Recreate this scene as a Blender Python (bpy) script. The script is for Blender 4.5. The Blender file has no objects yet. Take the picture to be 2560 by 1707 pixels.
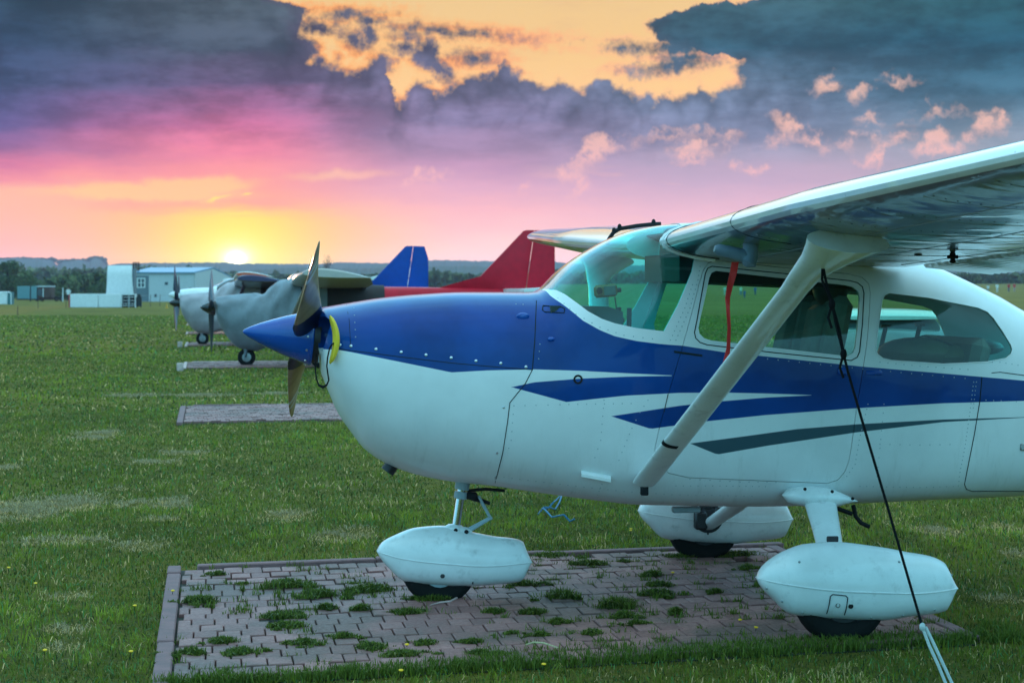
import bpy, bmesh, math, random
import numpy as np
from math import sin, cos, pi, atan, radians, sqrt
from mathutils import Vector, Matrix
from mathutils.bvhtree import BVHTree

random.seed(7)
RNG = np.random.default_rng(11)
SC = bpy.context.scene
COL = SC.collection
# ------------------------------------------------------------------ camera model (2560x1707 picture units)
F, CX, YH, HC, XVP = 4750.0, 1280.0, 722.0, 1.55, 615.0
A = atan((CX - XVP) / F)
FWD = Vector((sin(A), cos(A), 0)); RGT = Vector((cos(A), -sin(A), 0)); UP = Vector((0, 0, 1))
EYE = Vector((0, 0, HC))
def ray(px, py): return FWD + RGT * ((px - CX) / F) + UP * ((YH - py) / F)
def at(px, py, Y):
    d = ray(px, py); return EYE + d * (Y / d.y)
def deep(px, py, z): return EYE + ray(px, py) * z
def onground(px, py):
    d = ray(px, py); return EYE + d * (HC / -d.z)

# ------------------------------------------------------------------ helpers
def s2l(c):
    return tuple(((v / 255.0) / 12.92 if v / 255.0 <= 0.04045 else ((v / 255.0 + 0.055) / 1.055) ** 2.4) for v in c[:3]) + (1.0,)
def lerp(a, b, t): return a + (b - a) * t
def sstep(a, b, x):
    t = min(1, max(0, (x - a) / (b - a))); return t * t * (3 - 2 * t)
def pchip(xs, ys):
    xs = list(xs); ys = list(ys); n = len(xs)
    h = [xs[i + 1] - xs[i] for i in range(n - 1)]
    dl = [(ys[i + 1] - ys[i]) / h[i] for i in range(n - 1)]
    m = [0.0] * n
    m[0] = dl[0]; m[-1] = dl[-1]
    for i in range(1, n - 1):
        if dl[i - 1] * dl[i] > 0:
            w1 = 2 * h[i] + h[i - 1]; w2 = h[i] + 2 * h[i - 1]
            m[i] = (w1 + w2) / (w1 / dl[i - 1] + w2 / dl[i])
    def f(x):
        if x <= xs[0]: return ys[0]
        if x >= xs[-1]: return ys[-1]
        import bisect
        i = bisect.bisect_right(xs, x) - 1
        t = (x - xs[i]) / h[i]
        return (ys[i] * (1 + 2 * t) * (1 - t) ** 2 + m[i] * h[i] * t * (1 - t) ** 2 + ys[i + 1] * t * t * (3 - 2 * t) + m[i + 1] * h[i] * t * t * (t - 1))
    return f

def tag(o, label=None, cat=None, group=None, kind=None):
    if label: o['label'] = label
    if cat: o['category'] = cat
    if group: o['group'] = group
    if kind: o['kind'] = kind
    return o
def thing(name, loc, label, cat, group=None):
    o = bpy.data.objects.new(name, None); COL.objects.link(o); o.location = loc
    o.empty_display_size = 0.2
    return tag(o, label, cat, group)
def rootloc(p):
    while p is not None and p.parent is not None: p = p.parent
    return Vector(p.location) if p is not None else Vector((0, 0, 0))
def link(name, me, mats, parent=None, smooth=True, sharp=None):
    o = bpy.data.objects.new(name, me); COL.objects.link(o)
    if not isinstance(mats, (list, tuple)): mats = [mats]
    for m in mats: me.materials.append(m)
    if smooth: me.shade_smooth()
    if sharp is not None and smooth:
        try: me.set_sharp_from_angle(angle=radians(sharp))
        except Exception: pass
    if parent is not None: o.parent = parent
    return o
def obj(name, V, Fc, mats, parent=None, smooth=True, sharp=40):
    """vertices are world coordinates; stored relative to the root of the thing"""
    L = rootloc(parent)
    me = bpy.data.meshes.new(name)
    me.from_pydata([tuple(Vector(v) - L) for v in V], [], Fc)
    me.validate()
    return link(name, me, mats, parent, smooth, sharp)
class MB:
    def __init__(s): s.V = []; s.F = []; s.P = []
    def add(s, V, Fc):
        n = len(s.V); s.V += [tuple(v) for v in V]; s.F += [tuple(i + n for i in f) for f in Fc]; s.P.append((list(V), list(Fc))); return s
    def build_each(s, name, mats, parent=None, **k):
        for V, Fc in s.P: MB().add(V, Fc).build(name, mats, parent, **k)
    def box(s, c, d, R=None, bev=0.0):
        c = Vector(c); hx, hy, hz = d[0] / 2, d[1] / 2, d[2] / 2
        if bev <= 0:
            V = [Vector((x, y, z)) for x in (-hx, hx) for y in (-hy, hy) for z in (-hz, hz)]
            Fc = [(0, 1, 3, 2), (4, 6, 7, 5), (0, 4, 5, 1), (2, 3, 7, 6), (0, 2, 6, 4), (1, 5, 7, 3)]
        else:
            b = min(bev, hx * .9, hy * .9, hz * .9); V = []; Fc = []
            idx = {}
            for sx in (-1, 1):
                for sy in (-1, 1):
                    for sz in (-1, 1):
                        for k in range(3):
                            p = [sx * hx, sy * hy, sz * hz]
                            for j in range(3):
                                if j != k: p[j] -= (sx, sy, sz)[j] * b
                            idx[(sx, sy, sz, k)] = len(V); V.append(Vector(p))
            for k in range(3):
                for sg in (-1, 1):
                    o = [j for j in range(3) if j != k]; q = []
                    for (a, b2) in ((-1, -1), (1, -1), (1, 1), (-1, 1)):
                        t = [0, 0, 0]; t[k] = sg; t[o[0]] = a; t[o[1]] = b2; q.append(idx[(t[0], t[1], t[2], k)])
                    if (sg > 0) == (k == 1): q = q[::-1]
                    Fc.append(tuple(q))
            for k in range(3):
                o = [j for j in range(3) if j != k]
                for a in (-1, 1):
                    for b2 in (-1, 1):
                        q = []
                        for sg in (-1, 1):
                            t = [0, 0, 0]; t[k] = sg; t[o[0]] = a; t[o[1]] = b2
                            q.append((idx[(t[0], t[1], t[2], o[0])], idx[(t[0], t[1], t[2], o[1])]))
                        Fc.append((q[0][0], q[0][1], q[1][1], q[1][0]))
            for sx in (-1, 1):
                for sy in (-1, 1):
                    for sz in (-1, 1): Fc.append(tuple(idx[(sx, sy, sz, k)] for k in range(3)))
        if R is not None: V = [R @ v for v in V]
        return s.add([v + c for v in V], Fc)
    def tube(s, P, r, n=8, cap=True, flat=None):
        """swept tube along P; r scalar or list; flat=(normal,ratio) squashes it"""
        P = [Vector(p) for p in P]; m = len(P)
        rs = r if isinstance(r, (list, tuple)) else [r] * m
        V = []; prev = None
        for i, p in enumerate(P):
            t = (P[min(i + 1, m - 1)] - P[max(i - 1, 0)])
            t = t.normalized() if t.length > 1e-9 else Vector((0, 0, 1))
            if flat is not None:
                a = (flat[0] - t * flat[0].dot(t)).normalized()
            elif prev is None:
                a = t.orthogonal().normalized()
            else:
                a = (prev - t * prev.dot(t)); a = a.normalized() if a.length > 1e-6 else t.orthogonal().normalized()
            prev = a; b = t.cross(a)
            k = flat[1] if flat is not None else 1.0
            for j in range(n):
                an = 2 * pi * j / n
                V.append(p + a * (cos(an) * rs[i] * k) + b * (sin(an) * rs[i]))
        Fc = [(i * n + j, i * n + (j + 1) % n, (i + 1) * n + (j + 1) % n, (i + 1) * n + j) for i in range(m - 1) for j in range(n)]
        if cap: Fc += [tuple(reversed(range(n))), tuple(range((m - 1) * n, m * n))]
        return s.add(V, Fc)
    def lathe(s, c, axis, prof, n=24, up=None):
        """prof: list of (along axis, radius)"""
        c = Vector(c); ax = Vector(axis).normalized(); a = (up or ax.orthogonal()).normalized(); b = ax.cross(a)
        V = []; m = len(prof)
        for (h, r) in prof:
            for j in range(n):
                an = 2 * pi * j / n; V.append(c + ax * h + a * (cos(an) * r) + b * (sin(an) * r))
        Fc = [(i * n + j, i * n + (j + 1) % n, (i + 1) * n + (j + 1) % n, (i + 1) * n + j) for i in range(m - 1) for j in range(n)]
        Fc += [tuple(reversed(range(n))), tuple(range((m - 1) * n, m * n))]
        return s.add(V, Fc)
    def ell(s, c, r, nu=16, nv=10, R=None):
        c = Vector(c); V = []; Fc = []
        for i in range(nv + 1):
            th = pi * i / nv
            for j in range(nu):
                ph = 2 * pi * j / nu
                v = Vector((r[0] * sin(th) * cos(ph), r[1] * sin(th) * sin(ph), r[2] * cos(th)))
                if R is not None: v = R @ v
                V.append(c + v)
        for i in range(nv):
            for j in range(nu):
                Fc.append((i * nu + j, (i + 1) * nu + j, (i + 1) * nu + (j + 1) % nu, i * nu + (j + 1) % nu))
        return s.add(V, Fc)
    def prism(s, P, d):
        """polygon P extruded by vector d"""
        P = [Vector(p) for p in P]; d = Vector(d); n = len(P)
        return s.add(P + [p + d for p in P], [tuple(range(n))[::-1], tuple(range(n, 2 * n))] + [(i, (i + 1) % n, n + (i + 1) % n, n + i) for i in range(n)])
    def loft(s, rings, cap=True, closed=True):
        n = len(rings[0]); m = len(rings); V = [v for r in rings for v in r]
        Fc = [(i * n + j, i * n + (j + 1) % n, (i + 1) * n + (j + 1) % n, (i + 1) * n + j) for i in range(m - 1) for j in range(n if closed else n - 1)]
        if cap: Fc += [tuple(reversed(range(n))), tuple(range((m - 1) * n, m * n))]
        return s.add(V, Fc)
    def build(s, name, mats, parent=None, smooth=True, sharp=40):
        o = obj(name, s.V, s.F, mats, parent, smooth, sharp)
        bm = bmesh.new(); bm.from_mesh(o.data); bmesh.ops.recalc_face_normals(bm, faces=bm.faces[:]); bm.to_mesh(o.data); bm.free()
        if smooth and sharp is not None:
            try: o.data.set_sharp_from_angle(angle=radians(sharp))
            except Exception: pass
        return o
def raw(V, Fc):
    me = bpy.data.meshes.new('tmp'); me.from_pydata([tuple(v) for v in V], [], Fc)
    bm = bmesh.new(); bm.from_mesh(me); bmesh.ops.recalc_face_normals(bm, faces=bm.faces[:]); bm.to_mesh(me); bm.free()
    o = bpy.data.objects.new('tmp', me); COL.objects.link(o); return o
def boolean(o, cutters, op):
    """returns a new mesh: o (op) each cutter"""
    for c in cutters:
        m = o.modifiers.new('b', 'BOOLEAN'); m.operation = op; m.object = c; m.solver = 'EXACT'
    dg = bpy.context.evaluated_depsgraph_get(); dg.update()
    me = bpy.data.meshes.new_from_object(o.evaluated_get(dg))
    o.modifiers.clear(); return me
def kill(*os):
    for o in os:
        me = o.data; bpy.data.objects.remove(o)
        if me.users == 0: bpy.data.meshes.remove(me)

# ------------------------------------------------------------------ node helpers
class NT:
    def __init__(s, tree): s.t = tree; s.n = tree.nodes; s.l = tree.links
    def new(s, typ, **kw):
        n = s.n.new(typ)
        for k, v in kw.items(): setattr(n, k, v)
        return n
    def put(s, sock, v):
        if hasattr(v, 'is_output'): s.l.new(v, sock)
        elif v is not None: sock.default_value = v
    def m(s, op, a, b=None, c=None, clamp=False):
        n = s.new('ShaderNodeMath', operation=op, use_clamp=clamp)
        s.put(n.inputs[0], a)
        if b is not None: s.put(n.inputs[1], b)
        if c is not None: s.put(n.inputs[2], c)
        return n.outputs[0]
    def mn(s, *v):
        r = v[0]
        for x in v[1:]: r = s.m('MINIMUM', r, x)
        return r
    def mx(s, *v):
        r = v[0]
        for x in v[1:]: r = s.m('MAXIMUM', r, x)
        return r
    def step(s, v, a, b, smooth=True, lo=0.0, hi=1.0):
        n = s.new('ShaderNodeMapRange', interpolation_type='SMOOTHSTEP' if smooth else 'LINEAR')
        s.put(n.inputs[0], v); n.inputs[1].default_value = a; n.inputs[2].default_value = b
        n.inputs[3].default_value = lo; n.inputs[4].default_value = hi
        return n.outputs[0]
    def mix(s, f, a, b, blend='MIX'):
        n = s.new('ShaderNodeMix', data_type='RGBA', blend_type=blend)
        s.put(n.inputs[0], f); s.put(n.inputs[6], a); s.put(n.inputs[7], b); return n.outputs[2]
    def ramp(s, f, stops, interp='LINEAR'):
        n = s.new('ShaderNodeValToRGB'); s.put(n.inputs[0], f); cr = n.color_ramp; cr.interpolation = interp
        while len(cr.elements) < len(stops): cr.elements.new(0.5)
        for e, (p, c) in zip(cr.elements, sorted(stops, key=lambda q: q[0])): e.position = p; e.color = c
        return n.outputs[0]
    def curve(s, f, x0, x1, y0, y1, pts):
        """piecewise linear function through pts (x,y)"""
        t = s.m('DIVIDE', s.m('SUBTRACT', f, x0), x1 - x0, clamp=True)
        n = s.new('ShaderNodeFloatCurve'); c = n.mapping.curves[0]
        P = [((x - x0) / (x1 - x0), (y - y0) / (y1 - y0)) for x, y in sorted(pts, key=lambda q: q[0])]
        if P[0][0] > 0.0005: P = [(0, P[0][1])] + P
        if P[-1][0] < 0.9995: P = P + [(1, P[-1][1])]
        while len(c.points) < len(P): c.points.new(0.5, 0.5)
        for q, (x, y) in zip(c.points, P): q.location = (x, y); q.handle_type = 'VECTOR'
        n.mapping.update(); s.put(n.inputs[1], t)
        return s.m('MULTIPLY_ADD', n.outputs[0], y1 - y0, y0)
    def noise(s, vec, scale, detail=4, rough=0.55, dist=0.0, dim='3D', out=0):
        n = s.new('ShaderNodeTexNoise', noise_dimensions=dim)
        if vec is not None: s.l.new(vec, n.inputs['Vector'])
        n.inputs['Scale'].default_value = scale; n.inputs['Detail'].default_value = detail
        n.inputs['Roughness'].default_value = rough; n.inputs['Distortion'].default_value = dist
        return n.outputs[out]
    def mapv(s, vec, scale=(1, 1, 1), loc=(0, 0, 0), rot=(0, 0, 0)):
        n = s.new('ShaderNodeMapping'); s.l.new(vec, n.inputs[0]); n.inputs[3].default_value = scale
        n.inputs[1].default_value = loc; n.inputs[2].default_value = rot; return n.outputs[0]
    def pos(s): return s.new('ShaderNodeNewGeometry').outputs['Position']
    def oco(s): return s.new('ShaderNodeTexCoord').outputs['Object']

def mat(name, col=(.5, .5, .5), rough=.5, metal=0.0, coat=0.0, var=0.0, vscale=6.0, bump=0.0, bscale=40.0, spec=None, coatr=.06, grime=0.0):
    m = bpy.data.materials.new(name); m.use_nodes = True; T = NT(m.node_tree); p = T.n['Principled BSDF']
    c = tuple(col[:3]) + (1,)
    p.inputs['Roughness'].default_value = rough; p.inputs['Metallic'].default_value = metal
    p.inputs['Coat Weight'].default_value = coat; p.inputs['Coat Roughness'].default_value = coatr
    if spec is not None: p.inputs['Specular IOR Level'].default_value = spec
    co = T.oco()
    if var > 0:
        nz = T.noise(co, vscale, 5, .6)
        f = T.step(nz, .3, .7)
        base = T.mix(f, tuple(x * (1 - var) for x in c[:3]) + (1,), tuple(min(1, x * (1 + var)) for x in c[:3]) + (1,))
        if grime > 0:
            g = T.step(T.noise(co, vscale * 3, 8, .7), .52, .75)
            base = T.mix(T.m('MULTIPLY', g, grime), base, tuple(x * .45 for x in c[:3]) + (1,))
        T.l.new(base, p.inputs['Base Color'])
        T.l.new(T.step(nz, .2, .8, lo=max(.02, rough * .8), hi=min(1, rough * 1.25)), p.inputs['Roughness'])
    else: p.inputs['Base Color'].default_value = c
    if bump > 0:
        b = T.new('ShaderNodeBump'); b.inputs['Strength'].default_value = bump; b.inputs['Distance'].default_value = .01
        T.l.new(T.noise(co, bscale, 5, .6), b.inputs['Height']); T.l.new(b.outputs[0], p.inputs['Normal'])
    return m
DBG = 0
HAZE = 0.00016
# ================================================================== MATERIALS
WHITE = (.80, .83, .84)
M = {}
M['white'] = mat('white_paint', WHITE, .34, coat=.6, var=.07, vscale=4.5, grime=.5)
M['blue'] = mat('blue_paint', (.0, .070, .36), .25, coat=.9, var=.06, spec=.15)
M['rubber'] = mat('tyre_rubber', (.012, .012, .012), .85, var=.2, bump=.3, bscale=60, spec=.15)
M['black'] = mat('black_plastic', (.012, .012, .014), .6, spec=.2)
M['gloss_black'] = mat('gloss_black', (.008, .009, .012), .22, coat=.5)
M['chrome'] = mat('chrome', (.75, .78, .8), .12, metal=1)
M['metal'] = mat('dull_metal', (.35, .37, .38), .4, metal=.8, var=.15)
M['dark_metal'] = mat('dark_metal', (.05, .05, .055), .45, metal=.6, var=.2)
M['seam'] = mat('seam_line', (.02, .03, .035), .8, spec=.1)
M['screw'] = mat('screw_head', (.6, .62, .65), .3, metal=.9)
M['propback'] = mat('propeller_olive', (.17, .13, .075), .42, var=.12)
M['yellow'] = mat('yellow_foam', (.92, .62, .03), .6, var=.08, bump=.3)
M['red'] = mat('red_ribbon', (.55, .012, .01), .55)
M['strap'] = mat('strap_black', (.008, .008, .010), .8, spec=.1)
M['headliner'] = mat('headliner', (.16, .2, .18), .8)
M['leather'] = mat('seat_leather', (.17, .20, .20), .85, var=.15, spec=.1)
M['dark_leather'] = mat('dark_leather', (.012, .014, .015), .45)
M['khaki'] = mat('khaki_canvas', (.10, .11, .06), .85, var=.2, bump=.5, bscale=20)
M['panelgrey'] = mat('instrument_panel', (.03, .05, .05), .7)
M['orange'] = mat('orange_plastic', (.75, .10, .03), .4)
M['screen'] = mat('grey_screen', (.08, .12, .12), .15)
M['pale'] = mat('pale_grey_metal', (.33, .42, .46), .45, var=.1)
def glassmat(name, tint, refl=.9, rough=.02):
    m = bpy.data.materials.new(name); m.use_nodes = True; T = NT(m.node_tree); T.n.clear()
    o = T.new('ShaderNodeOutputMaterial'); tr = T.new('ShaderNodeBsdfTransparent'); tr.inputs[0].default_value = tuple(tint) + (1,)
    gl = T.new('ShaderNodeBsdfGlossy'); gl.inputs['Color'].default_value = (refl, refl, refl, 1); gl.inputs['Roughness'].default_value = rough
    df = T.new('ShaderNodeBsdfDiffuse'); df.inputs[0].default_value = (tint[0] * .6 + .02, tint[1] * .6, tint[2] * .6, 1)
    lw = T.new('ShaderNodeLayerWeight'); lw.inputs[0].default_value = .5; bf = T.new('ShaderNodeNewGeometry').outputs['Backfacing']; frv = T.m('MULTIPLY', T.m('MULTIPLY_ADD', T.m('POWER', lw.outputs['Facing'], 4.0), .93, .045), T.m('SUBTRACT', 1.0, bf))
    b = T.new('ShaderNodeBump'); b.inputs['Strength'].default_value = .06; b.inputs['Distance'].default_value = .02
    T.l.new(T.noise(T.oco(), 3.0, 2), b.inputs['Height']); T.l.new(b.outputs[0], gl.inputs['Normal'])
    md = T.new('ShaderNodeMixShader'); md.inputs[0].default_value = .012; T.l.new(tr.outputs[0], md.inputs[1]); T.l.new(df.outputs[0], md.inputs[2])
    mx = T.new('ShaderNodeMixShader'); T.l.new(frv, mx.inputs[0]); T.l.new(md.outputs[0], mx.inputs[1]); T.l.new(gl.outputs[0], mx.inputs[2])
    T.l.new(mx.outputs[0], o.inputs[0]); return m
M['glass_teal'] = glassmat('teal_glass', (.50, .96, .93), 1.0)
M['glass_green'] = glassmat('green_glass', (.76, .94, .88))
M['glass_clear'] = glassmat('clear_glass', (.75, .9, .85))

# ================================================================== MAIN AIRCRAFT
YC = 9.32
L0 = Vector((2.589, YC, 0))
PLANE = thing('light_aircraft', L0, 'white high wing light aircraft with blue stripes standing nearest on the brick pad', 'aircraft')
def XZ(pts, Y): return [(at(x, y, Y).x, at(x, y, Y).z) for x, y in pts]
top_px = [(800, 774), (806, 769), (825, 765.5), (868, 758), (950, 745), (1045, 736), (1154, 730.5), (1263, 730.5), (1320, 731), (1350, 727), (1374, 698), (1417, 658), (1465, 626), (1516, 598), (1564, 579), (1618, 566), (1661, 560)]
bot_px = [(800, 893), (806, 925), (815, 955), (827, 985), (850, 1039), (876, 1077), (922, 1135), (984, 1173), (1049, 1196), (1137, 1213), (1240, 1223), (1336, 1236), (1489, 1255), (1607, 1266), (1687, 1267.5), (1943, 1270), (2155, 1263), (2325, 1255), (2560, 1247)]
tp = XZ(top_px, YC); bp = XZ(bot_px, YC - .24)
bp[0] = (tp[0][0], bp[0][1])
XF = tp[0][0]
tp += [(2.2, 1.878), (2.8, 1.865), (3.3, 1.72)]
for q in [(2461, 731), (2560, 781)]: p = at(q[0], q[1], YC - .02); tp.append((p.x, p.z))
tp += [(5.0, 1.30), (6.3, 1.24), (7.6, 1.22), (8.0, 1.18)]
bp += [(5.0, .57), (6.3, .80), (7.6, 1.02), (8.0, 1.10)]
TOP = pchip(*zip(*tp)); BOT = pchip(*zip(*bp))
WID = pchip([XF, XF + .015, XF + .05, XF + .12, .6, .8, 1.1, 1.45, 1.9, 2.6, 3.3, 3.9, 4.5, 5.5, 6.6, 7.6, 8.0],
            [.27, .335, .375, .405, .435, .465, .49, .505, .52, .525, .50, .45, .37, .24, .14, .06, .03])
NTOP = pchip([XF, .6, 1.4, 1.7, 2.2, 3.3, 4.3, 8], [2.3, 2.4, 2.5, 2.5, 3.4, 3.4, 2.4, 2.2])
NBOT = pchip([XF, .8, 1.4, 1.9, 3.4, 4.5, 8], [2.3, 2.3, 2.9, 3.8, 3.6, 2.6, 2.2])
ZCF = pchip([XF, .6, 1.2, 1.8, 3.4, 4.5, 8], [.50, .56, .50, .46, .46, .5, .5])
def ring(X, n=72, off=0.0, Y=YC):
    zt, zb, w = TOP(X) - off, BOT(X) + off, max(.01, WID(X) - off)
    zc = lerp(zb, zt, ZCF(X)); nt, nb = NTOP(X), NBOT(X)
    lean = .13 * sstep(1.5, 2.1, X) * (1 - sstep(3.3, 4.3, X))
    R = []
    for j in range(n):
        t = 2 * pi * j / n; c, s_ = cos(t), sin(t)
        e = nt if s_ >= 0 else nb
        y = w * math.copysign(abs(c) ** (2 / e), c); k = abs(s_) ** (2 / e)
        z = zc + (zt - zc) * k if s_ >= 0 else zc - (zc - zb) * k
        if s_ > 0: y *= 1 - lean * k ** 1.5
        R.append((X, Y + y, z))
    return R
def stations(x0, x1):
    xs = [x0]
    while xs[-1] < x1:
        x = xs[-1]; xs.append(x + (.006 if x < XF + .03 else .02 if x < XF + .2 else .05 if x < 4.4 else .15))
    xs[-1] = x1; return xs
def capring(r, k, dx):
    c = Vector((0, 0, 0))
    for p in r: c += Vector(p)
    c /= len(r)
    return [(p[0] + dx, lerp(c.y, p[1], k), lerp(c.z, p[2], k)) for p in r]
r0 = ring(XF)
outer = [capring(r0, .75, -.012), capring(r0, .93, -.007)] + [ring(x) for x in stations(XF, 8.0)]
def hollow(o_off, i_off, x0=1.30, x1=4.75, outer_rings=None):
    mb = MB(); mb.loft(outer_rings or [ring(x, off=o_off) for x in stations(x0 - .02, x1 + .02)])
    nf = len(mb.F)
    inn = [ring(x, off=i_off) for x in stations(x0, x1)]
    m2 = MB(); m2.loft(inn)
    return mb, m2, nf
def hollow_obj(o_off, i_off, outer_rings=None, **k):
    a, b, nf = hollow(o_off, i_off, outer_rings=outer_rings, **k)
    A_ = raw(a.V, a.F); B_ = raw(b.V, b.F)
    me = bpy.data.meshes.new('h'); bm = bmesh.new(); bm.from_mesh(A_.data); n1 = len(bm.faces)
    B_.data.flip_normals(); bm.from_mesh(B_.data); bm.faces.ensure_lookup_table()
    for i in range(n1, len(bm.faces)): bm.faces[i].material_index = 1
    bm.to_mesh(me); bm.free(); kill(A_, B_)
    o = bpy.data.objects.new('h', me); COL.objects.link(o); return o
_ob = MB(); _ob.loft(outer)
BV = BVHTree.FromPolygons([Vector(v) for v in _ob.V], _ob.F)
def hit(px, py, out=0.0):
    d = ray(px, py).normalized(); h = BV.ray_cast(EYE, d)
    if h[0] is None:
        h = BV.find_nearest(at(px, py, YC - .35)); p, n = h[0], h[1]
    else: p, n = h[0], h[1]
    if n.dot(d) > 0: n = -n
    return p + n * out, n
def hxz(pts): return [(hit(x, y)[0].x, hit(x, y)[0].z) for x, y in pts]

# ---- livery
def livery():
    m = bpy.data.materials.new('blue_white_livery'); m.use_nodes = True; T = NT(m.node_tree); p = T.n['Principled BSDF']
    co = T.oco(); sp = T.new('ShaderNodeSeparateXYZ'); T.l.new(co, sp.inputs[0]); x, z = sp.outputs[0], sp.outputs[2]
    x0, x1 = XF - .05 - L0.x, 4.9 - L0.x
    def cv(pts, raw_=False):
        P = [(a - L0.x, b) for a, b in (pts if raw_ else hxz(pts))]
        P.sort(); Q = [P[0]]
        for q in P[1:]:
            if q[0] > Q[-1][0] + .002: Q.append(q)
        return T.curve(x, x0, x1, 0, 2.4, Q)
    u = hxz([(1377, 741), (1417, 768), (1457, 801), (1500, 825), (1537, 840), (1591, 852), (1655, 860), (1709, 864), (1810, 880), (1919, 891), (2157, 916), (2358, 933), (2560, 951)])
    e0 = at(1338, 731, YC).x
    U1 = cv([(e0, 2.3), (e0 + .004, 1.62)] + u, True)
    L1 = cv([(842, 874), (876, 880), (991, 903), (1129, 931), (1221, 926), (1336, 923.5), (1450, 927), (1565, 933), (1681, 938.5), (1698, 955), (2031, 975), (2560, 998)])
    U2 = cv([(1278, 967.5), (1336, 955), (1450, 946), (1565, 941), (1681, 939), (1695, 925), (2560, 990)])
    L2 = cv([(1278, 967.5), (1416, 1005), (1489, 997), (1565, 989), (1700, 982), (1824, 981.5), (1930, 984), (2029, 987.5), (2045, 1000), (2300, 1000)])
    U3 = cv([(1527, 1040), (1700, 1013.5), (1810, 1002), (1919, 993), (2029, 987.5), (2045, 975), (2560, 990)])
    L3 = cv([(1527, 1040), (1626.5, 1072), (1700, 1062), (1766, 1053), (1919, 1037), (2139, 1020.5), (2358, 1008), (2560, 1002)])
    U4 = cv([(1724, 1108), (1846, 1092), (1992, 1072), (2139, 1060), (2358, 1048), (2560, 1042)])
    L4 = cv([(1724, 1108), (1793, 1136), (1919, 1114), (2139, 1081), (2358, 1055), (2560, 1044)])
    def band(U, L_, xa=None):
        a = T.mn(T.m('SUBTRACT', U, z), T.m('SUBTRACT', z, L_))
        if xa is not None: a = T.mn(a, T.m('SUBTRACT', x, xa))
        return T.step(a, 0.0, .0012, smooth=False)
    xb2 = hit(1278, 967.5)[0].x - L0.x; xb3 = hit(1527, 1040)[0].x - L0.x; xb4 = hit(1724, 1108)[0].x - L0.x
    b = T.mx(band(U1, L1), band(U2, L2, xb2), band(U3, L3, xb3)); g = band(U4, L4, xb4)
    nz = T.noise(co, 2.2, 5, .6)
    white = T.mix(T.step(nz, .3, .7), tuple(c * .93 for c in WHITE) + (1,), tuple(min(1, c * 1.05) for c in WHITE) + (1,))
    specks = T.step(T.noise(co, 55, 3, .6), .73, .80)
    white = T.mix(T.m('MULTIPLY', specks, .35), white, (.2, .22, .22, 1))
    streak = T.m('MULTIPLY', T.step(T.noise(T.mapv(co, (6, 1, 1.2)), 3.0, 6, .7), .5, .78), T.step(z, 1.15, .55, lo=.02, hi=.30))
    white = T.mix(streak, white, (.30, .33, .30, 1))
    blue = T.mix(T.step(nz, .3, .7), (.0, .038, .19, 1), (.0, .060, .30, 1))
    c = T.mix(b, white, blue); c = T.mix(g, c, s2l((62, 88, 100)))
    T.l.new(c, p.inputs['Base Color'])
    p.inputs['Roughness'].default_value = .33; p.inputs['Specular IOR Level'].default_value = .08; p.inputs['Coat IOR'].default_value = 1.38; p.inputs['Coat Weight'].default_value = .5
    T.l.new(T.step(b, 0, 1, False, .16, .05), p.inputs['Coat Roughness'])
    bp_ = T.new('ShaderNodeBump'); bp_.inputs['Strength'].default_value = .25; bp_.inputs['Distance'].default_value = .012
    T.l.new(T.noise(T.mapv(co, (1.6, 1, 2.2)), 2.0, 3, .5), bp_.inputs['Height']); T.l.new(bp_.outputs[0], p.inputs['Coat Normal']); T.l.new(bp_.outputs[0], p.inputs['Normal'])
    return m
M['livery'] = livery()

# ---- windows and doors cut from the shell
door_px = [(1789, 650), (1956, 668), (2120, 684), (2155, 693), (2172, 708), (2176, 730), (2168, 856), (2142, 1020), (2122, 1155), (2112, 1180), (2095, 1200), (2070, 1208), (1977, 1205), (1720, 1194), (1672, 1183), (1645, 1160), (1636, 1123), (1646, 1077), (1670, 985), (1706, 864), (1746, 714), (1757, 677), (1770, 657)]
dwin_px = [(1790, 677), (1960, 696), (2115, 713), (2134, 718), (2146, 728), (2150, 744), (2146, 800), (2139, 868), (2133, 882), (2118, 890), (1950, 871), (1778, 851), (1760, 845), (1749, 834), (1746, 820), (1752, 790), (1773, 695), (1779, 682)]
rwin_px = [(2223, 732), (2321, 744), (2395, 759), (2445, 769), (2468, 779), (2484, 795), (2508, 830), (2527, 861), (2531, 873), (2528, 885), (2515, 896), (2468, 905), (2358, 910), (2230, 901), (2208, 896), (2194, 886), (2189, 874), (2194, 827), (2205, 750), (2211, 738)]
wind_px = [(1370, 723), (1390, 725), (1412, 735.5), (1438, 754), (1470, 778), (1505, 797), (1537, 808), (1591, 820), (1660, 828), (1695, 762), (1730, 679), (1737, 642)]
def cutter(xz, shrink=0.0, y0=-1.5, y1=1.5):
    if shrink:
        cx = sum(p[0] for p in xz) / len(xz); cz = sum(p[1] for p in xz) / len(xz)
        q = []
        for x, z in xz:
            d = sqrt((x - cx) ** 2 + (z - cz) ** 2); k = (d - shrink) / d; q.append((cx + (x - cx) * k, cz + (z - cz) * k))
        xz = q
    mb = MB(); mb.prism([(x, YC + y0, z) for x, z in xz], (0, y1 - y0, 0)); return raw(mb.V, mb.F)
door_xz = hxz(door_px); dwin_xz = hxz(dwin_px); rwin_xz = hxz(rwin_px)
wb = at(1352, 727, YC); wr = at(1668, 560, YC)
wind_xz = [(wb.x, wb.z + .002)] + hxz(wind_px) + [(hit(1737, 642)[0].x - .01, 1.79), (wr.x + .03, 1.84), (wr.x, 2.1), (wb.x - .05, 2.1), (wb.x - .05, wb.z + .02)]
pr = at(2512, 757, YC)
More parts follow.
